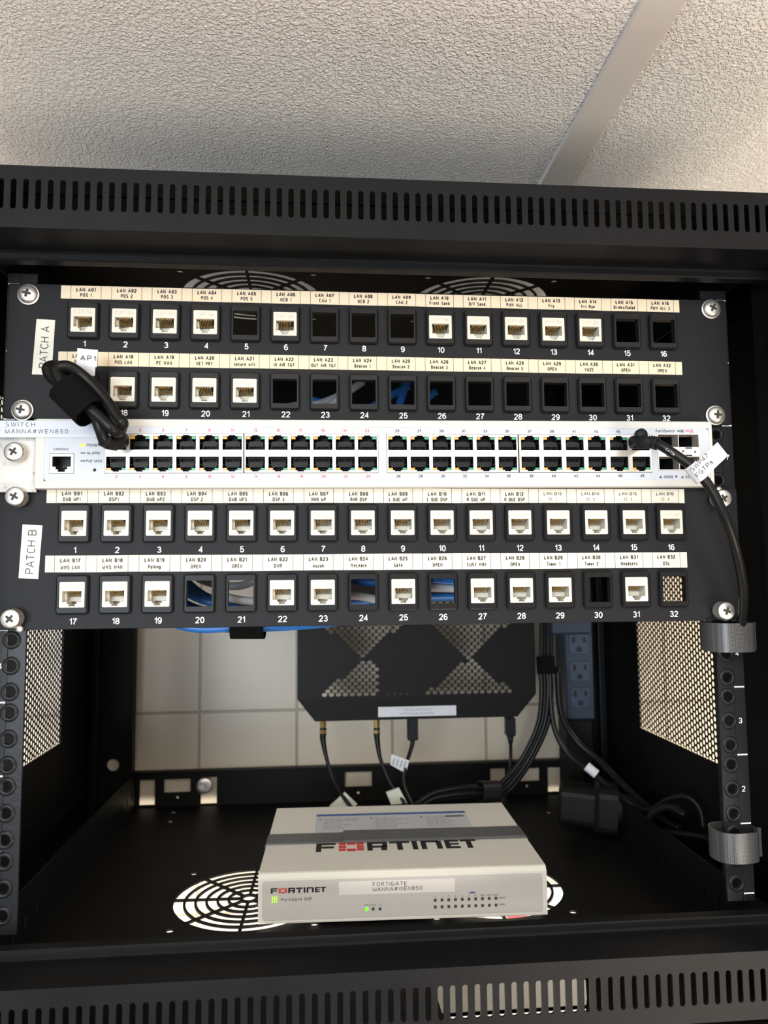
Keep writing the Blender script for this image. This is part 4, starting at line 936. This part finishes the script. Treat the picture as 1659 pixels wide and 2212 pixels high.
# woven strap round the firewall
sy0, sy1 = 62, 85
FS = thing('cable_strap', 'charcoal woven strap buckled flat over the lid of the grey firewall box', 'strap', (20.6, 89.3, fz), (0, 0, -.0307), local=True)
def band_loop(x0, x1, z0, z1, ya, yb, th=1.1):
    b = MB(); o_ = rrect(x0 - th, z0, x1 + th, z1 + th, 2.2, 4); i_ = inset(o_, th); n = len(o_); vs = []
    for lp, y in ((o_, ya), (o_, yb), (i_, yb), (i_, ya)): vs += [(p[0], y, p[1]) for p in lp]
    b.add(vs, [(r * n + j, r * n + (j + 1) % n, ((r + 1) % 4) * n + (j + 1) % n, ((r + 1) % 4) * n + j) for r in range(4) for j in range(n)])
    return b
bl = band_loop(-W2 - .2, W2 + .2, .1, H + .25, sy0, sy1); bl.build('band', 'fgstrap', FS)
e_ = fgt(741, 1800)[0]
b = MB(); b.box(e_, W2 - 1, sy0 - 1, sy1 + 1, H + 1.4, H + 2.6)
b.build('overlap_end', 'fgstrap', FS)

# ------------------------------------------------------------------ router on the back of the rack
RY = 300
Q = thing('cellular_router', 'black perforated router hanging upright at the back of the rack', 'router', (60, RY + 20, -226))
def PXZ(px, py): p = at(px, py, RY); return (p.x, p.z)
hl = []
def tri_holes(ax, az, yb, xl, xr, up):
    pass
pitx, pitz = 7.15, 3.55
def in_poly(p, poly):
    r = False; n = len(poly)
    for i in range(n):
        a, c = poly[i], poly[(i + 1) % n]
        if (a[1] > p[1]) != (c[1] > p[1]) and p[0] < (c[0] - a[0]) * (p[1] - a[1]) / (c[1] - a[1]) + a[0]: r = not r
    return r
polys = [[PXZ(785, 1421), PXZ(690, 1345), PXZ(600, 1270), PXZ(1000, 1250), PXZ(852, 1362), PXZ(812, 1392)], [PXZ(785, 1421), PXZ(690, 1507), PXZ(817, 1504), PXZ(816, 1438)],
         [PXZ(1013, 1421), PXZ(932, 1345), PXZ(900, 1270), PXZ(1180, 1270), PXZ(1100, 1345)], [PXZ(1013, 1421), PXZ(917, 1501), PXZ(1114, 1498)]]
i = 0; z = -200.0
while z < -100:
    x = -58 + (pitx / 2 if i % 2 else 0)
    while x < 180:
        if any(in_poly((x, z), pl) for pl in polys): hl.append([(x - 2.6, z), (x, z - 1.75), (x + 2.6, z), (x, z + 1.75)] if 0 else circ(x, z, 2.8, 8, 2.1))
        x += pitx
    z += pitz; i += 1
x0r, x1r = PXZ(642, 1500)[0], PXZ(1158, 1500)[0]
b = MB(); b.plate(rect(x0r, -203.5, x1r, -60), hl, RY, RY + 1.2, mF); b.build('front_plate', 'router', Q, label='perforated front plate')
lo = [PXZ(678, 1557), PXZ(1118, 1549)]
b = MB()
zb = (lo[0][1] + lo[1][1]) / 2 - .5
b.add([(x0r, RY, -203.5), (x1r, RY, -203.5), (x1r - 20, RY + 2, zb), (x0r + 18, RY + 2, zb), (x0r, RY + 9, -203.5), (x1r, RY + 9, -203.5), (x1r - 20, RY + 9, zb), (x0r + 18, RY + 9, zb)],
      [(0, 1, 2, 3), (3, 2, 6, 7), (0, 3, 7, 4), (1, 5, 6, 2), (4, 7, 6, 5)])
b.box(x0r, x0r + 1.2, RY + 1.2, RY + 34, -203.5, -60); b.box(x1r - 1.2, x1r, RY + 1.2, RY + 34, -203.5, -60); b.box(x0r, x1r, RY, RY + 34, -60, -59)
b.build('case', 'router', Q)
b = MB(); b.box(x0r + 2, x1r - 2, RY + 35, RY + 36, -60, -59) ; 
b.box(x0r + 15, x1r - 15, RY + 34, RY + 107, -64, -60); b.build('wall_bracket', 'router', Q)
b = MB(); a_, c_ = at(817, 1549, RY), at(985, 1523.5, RY); b.plate(rect(a_.x, a_.z, c_.x, c_.z), [], RY - .6, RY + 1.8, mF)
b.text('CRADLEPOINT', (a_.x + c_.x) / 2, (a_.z + c_.z) / 2 + 1.8, 2.4, RY - .7, mi=1, w=31); b.text('MANNA#WEN850', (a_.x + c_.x) / 2, (a_.z + c_.z) / 2 - 2.1, 2.4, RY - .7, mi=1, w=35)
b.build('name_tape', ['paper', 'greyink'], Q, fix=False)
b = MB()
for px in (840, 853, 866, 880): p = at(px, 1499, RY); b.plate(circ(p.x, p.z, 1.3, 10), [], RY - .15, RY, mF)
b.build('indicator_row', 'stripdark', Q)
def zc(px, py, Y): p = at(px, py, Y); return (p.x, p.y, p.z)
# antenna leads and power leads below the router
for i, (sx_, pts, lb, fl) in enumerate([
    (698, [(698, 1600, 312), (706, 1640, 308), (722, 1690, 300), (748, 1730, 290), (775, 1760, 285)], 'thin black antenna lead with gold connector, leftmost below the router', [(712, 1742), (745, 1712), (772, 1738), (735, 1760)]),
    (814, [(815, 1600, 312), (822, 1640, 308), (842, 1690, 300), (872, 1732, 292), (890, 1765, 288)], 'thin black antenna lead with gold connector, right of the leftmost lead below the router', [(834, 1712), (862, 1702), (880, 1735), (845, 1738)])]):
    T = thing('antenna_lead', lb, 'cable', zc(sx_, 1560, 314), group='antenna leads below the router')
    b = MB(); top = zc(sx_, 1556, 314); b.revolve([(3.4, 1), (3.4, -6), (2.6, -6.5), (2.6, -9), (3.6, -9.5), (3.6, -13), (2, -14)], top, 'Z', 8, smooth=False); b.build('gold_connector', 'brass', T)
    b = MB(); P_ = [zc(sx_, 1572, 314), zc(sx_, 1585, 314)] + [zc(*p) for p in pts]; b.tube(P_, [3.4, 3.4, 3.0, 2.0, 1.9, 1.9, 1.9], 10); b.build('cable', 'cable', T)
    q0 = [at(px, py, 292) for px, py in fl]; b = MB(); b.add(q0 + [v + Vector((0, 3, 0)) for v in q0], [(0, 1, 2, 3), (4, 7, 6, 5), (0, 4, 5, 1), (1, 5, 6, 2), (2, 6, 7, 3), (3, 7, 4, 0)]); b.build('flag_label', 'flag', T, label='grey green flag label')
T = thing('usb_lead', 'black lead with white flag label plugged in under the name tape of the router', 'cable', zc(892, 1556, 314))
b = MB(); p = at(891, 1575, 314); b.plate(rrect(p.x - 5.5, p.z - 11, p.x + 5.5, p.z + 12, 1.2, 3), [], 310, 318, mF, ch=.8); b.build('plug', 'boot', T)
b = MB(); b.tube([zc(891, 1590, 314), zc(890, 1610, 313), zc(878, 1650, 306), zc(872, 1690, 300), zc(885, 1725, 294), zc(900, 1755, 290)], [3, 2.2, 1.9, 1.9, 1.9], 10); b.build('cable', 'cable', T)
q0 = [at(*p, 303) for p in ((846, 1629), (884, 1643), (877, 1671), (843, 1652))]; b = MB(); b.add(q0 + [v + Vector((0, .5, 0)) for v in q0], [(0, 1, 2, 3), (4, 7, 6, 5), (0, 4, 5, 1), (1, 5, 6, 2), (2, 6, 7, 3), (3, 7, 4, 0)])
for k_ in range(4):
    a_, c_ = at(853 + k_ * 8, 1638 + k_ * 2, 302.6), at(848 + k_ * 8, 1652 + k_ * 3, 302.6); b.tube([a_, c_], .5, 4, mi=1, raw=True)
b.build('flag_label', ['paper', 'greyink'], T, fix=False, label='white flag label')
T = thing('power_lead', 'black lead with moulded plug at the right end under the router', 'cable', zc(1102, 1552, 314))
b = MB(); p = at(1102, 1570, 314); b.plate(rrect(p.x - 5, p.z - 9, p.x + 5, p.z + 10, 1.5, 3), [], 309, 319, mF, ch=1); b.tube([zc(1102, 1588, 314), zc(1103, 1606, 314)], [4, 2.2], 10); b.build('plug', 'boot', T)
b = MB(); b.tube([zc(1103, 1600, 314), zc(1103, 1640, 314), zc(1099, 1668, 310), zc(1088, 1690, 306), zc(1068, 1708, 300)], 1.9, 8); b.build('cable', 'cable', T)
# black power cords hanging in a bunch on the right
GP = 'black cords hanging in a bunch right of the router'
for i in range(4):
    o_ = i * 7; e = (i % 2) * 5.4
    tube_thing('power_cord', [zc(1170 + o_, 1330, 300 + e), zc(1170 + o_, 1400, 296 + e), zc(1167 + o_, 1440, 294 + e), zc(1170 + o_, 1490, 292 + e), zc(1163 + o_, 1560, 292 + e), zc(1138 + o_, 1620, 294 + e), zc(1106 + o_, 1668 + i * 2, 294 + e), zc(1066 + o_, 1700 + i * 5, 290 + e), zc(1010, 1700 + i * 7, 280 + e), zc(940, 1712 + i * 6, 276 + e), zc(898, 1738 + i * 6, 275 + e)], 2.5, 'cable', 'black cord hanging right of the router and curving left behind the firewall box', group=GP)
tag(sleeve('cord_wrap', zc(1178, 1418, 293), zc(1180, 1456, 291), 18, 16, 'velcro', None, ex=3), 'black hook-and-loop wrap round the cords right of the router', 'strap')
tag(sleeve('cord_wrap', zc(1036, 1710, 283), zc(1074, 1708, 291), 20, 16, 'boot', None, ex=3), 'black strap round the cords lying behind the firewall box', 'strap')
# power strip, adapter, cords to the right
PSx, PSy = 245, 336
PS = thing('power_strip', 'slate blue vertical power strip with three visible outlets at the right rear corner', 'power strip', (PSx, PSy, -290))
b = MB(); b.plate(rrect(PSx - 16, -238, PSx + 16, 60, 2, 3), [], PSy, PSy + 34, mF, ch=1.5); b.build('housing', 'strip', PS)
b = MB(); b.plate(rrect(PSx - 15, -330, PSx + 15, -238, 2, 3), [], PSy + 4, PSy + 34, mF, ch=2); b.build('end_cap', 'router', PS)
def outlet_mesh():
    b = MB(); b.plate(rrect(-11.5, -11, 11.5, 11, 3, 4), [rect(-7.6, 1, -4.4, 7.6), rect(4.6, 1.6, 7.6, 7.2), rrect(-3, -8.6, 3, -3, 2, 4)], -1.4, .4, mF, ch=.5)
    b.plate(rect(-10, -9.8, 10, 9.5), [], -.3, .3, mF, mi=1); return b.mesh('outlet', ['socket', 'stripdark'])
OM = outlet_mesh()
for py in (1391, 1450, 1507, 1333, 1276): p = at(1254, py, PSy); place(OM, 'outlet', PS, (PSx - .5, PSy, p.z))
p0, p1 = at(1186, 1371, 306), at(1274, 1330, 306)
b = MB(); b.plate(rrect(p0.x, p0.z, p1.x, p0.z + 34, 3, 4), [], 300, 335, mF, ch=2.5); tag(b.build('power_adapter', 'strip'), 'dark blue-black power adapter block plugged in above the visible outlets', 'power adapter')
T = thing('power_cord', 'black cord with white tag running from beside the power strip down to the right', 'cable', zc(1195, 1580, 292))
b = MB(); b.tube([zc(1188, 1440, 292), zc(1190, 1520, 290), zc(1200, 1580, 286), zc(1230, 1632, 278), zc(1280, 1670, 262), zc(1320, 1705, 245), zc(1370, 1740, 225), zc(1405, 1750, 205), zc(1440, 1728, 190), zc(1480, 1720, 180), zc(1510, 1745, 172), zc(1520, 1790, 168)], 2.8, 10); b.build('cable', 'cable', T)
p = at(1277, 1664, 262); b = MB(); b.tube([zc(1267, 1655, 262), zc(1289, 1673, 257)], 4.6, 16, raw=True); b.text('FG', p.x, p.z, 3.5, p.y - 6.2, mi=1, rot=-.7, wf=1); b.build('tag_label', ['paper', 'ink'], T, fix=False, label='white tag')
tube_thing('power_cord', [zc(1204, 1440, 300), zc(1212, 1540, 300), zc(1245, 1600, 296), zc(1290, 1640, 284), zc(1340, 1690, 262), zc(1395, 1740, 235), zc(1430, 1770, 210), zc(1470, 1790, 190)], 3.6, 'cable', 'thick black cord slanting down to the right behind the tagged cord')
tube_thing('power_cord', [zc(1480, 1760, 150), zc(1440, 1742, 165), zc(1405, 1762, 180), zc(1410, 1790, 180), zc(1460, 1800, 160), zc(1530, 1812, 140), zc(1545, 1850, 110)], 2.8, 'cable', 'black cord coiled on the rack floor near the right rail')
# plug with ribbed neck lying on the floor
T = thing('power_plug', 'large black plug with a ribbed neck lying at the right rear of the rack floor', 'plug', zc(1280, 1780, 236))
def obox(b, c, ax, L, w, h, mi=0):
    ax = Vector(ax).normalized(); sd = ax.cross(Vector((0, 0, 1))).normalized(); up = sd.cross(ax); s0 = len(b.v)
    b.plate(rrect(-w / 2, -h / 2, w / 2, h / 2, min(w, h) * .2, 3), [], -L / 2, L / 2, lambda u, v, d: tuple(Vector(c) + ax * d + sd * u + up * v), ch=min(w, h) * .08, mi=mi)
pc = at(1245, 1735, 262); ax = Vector((1, -.35, -.06))
b = MB(); obox(b, pc + Vector((0, 0, 0)), ax, 34, 40, 36); obox(b, pc + Vector((26, -9, -2)), ax, 22, 44, 44); obox(b, pc + Vector((18, -6, -1)), ax, 4, 50, 49); b.build('plug_body', 'inside', T)
b = MB(); b.tube([pc + Vector((36, -12, -2)), pc + Vector((50, -17, -3)), pc + Vector((60, -21, -5))], [15, 12, 7], 14); 
for k_ in range(4): b.revolve([(15 - k_ * 1.6, -1.2), (15 - k_ * 1.6, 1.2)], tuple(pc + Vector((39 + k_ * 5.5, -13 - k_ * 2, -2 - k_ * .5))), 'X', 18)
b.tube([pc + Vector((58, -20, -5)), pc + Vector((85, -32, 2)), pc + Vector((110, -50, 0)), pc + Vector((125, -80, -30))], 3.4, 10); b.build('ribbed_neck', 'boot', T)
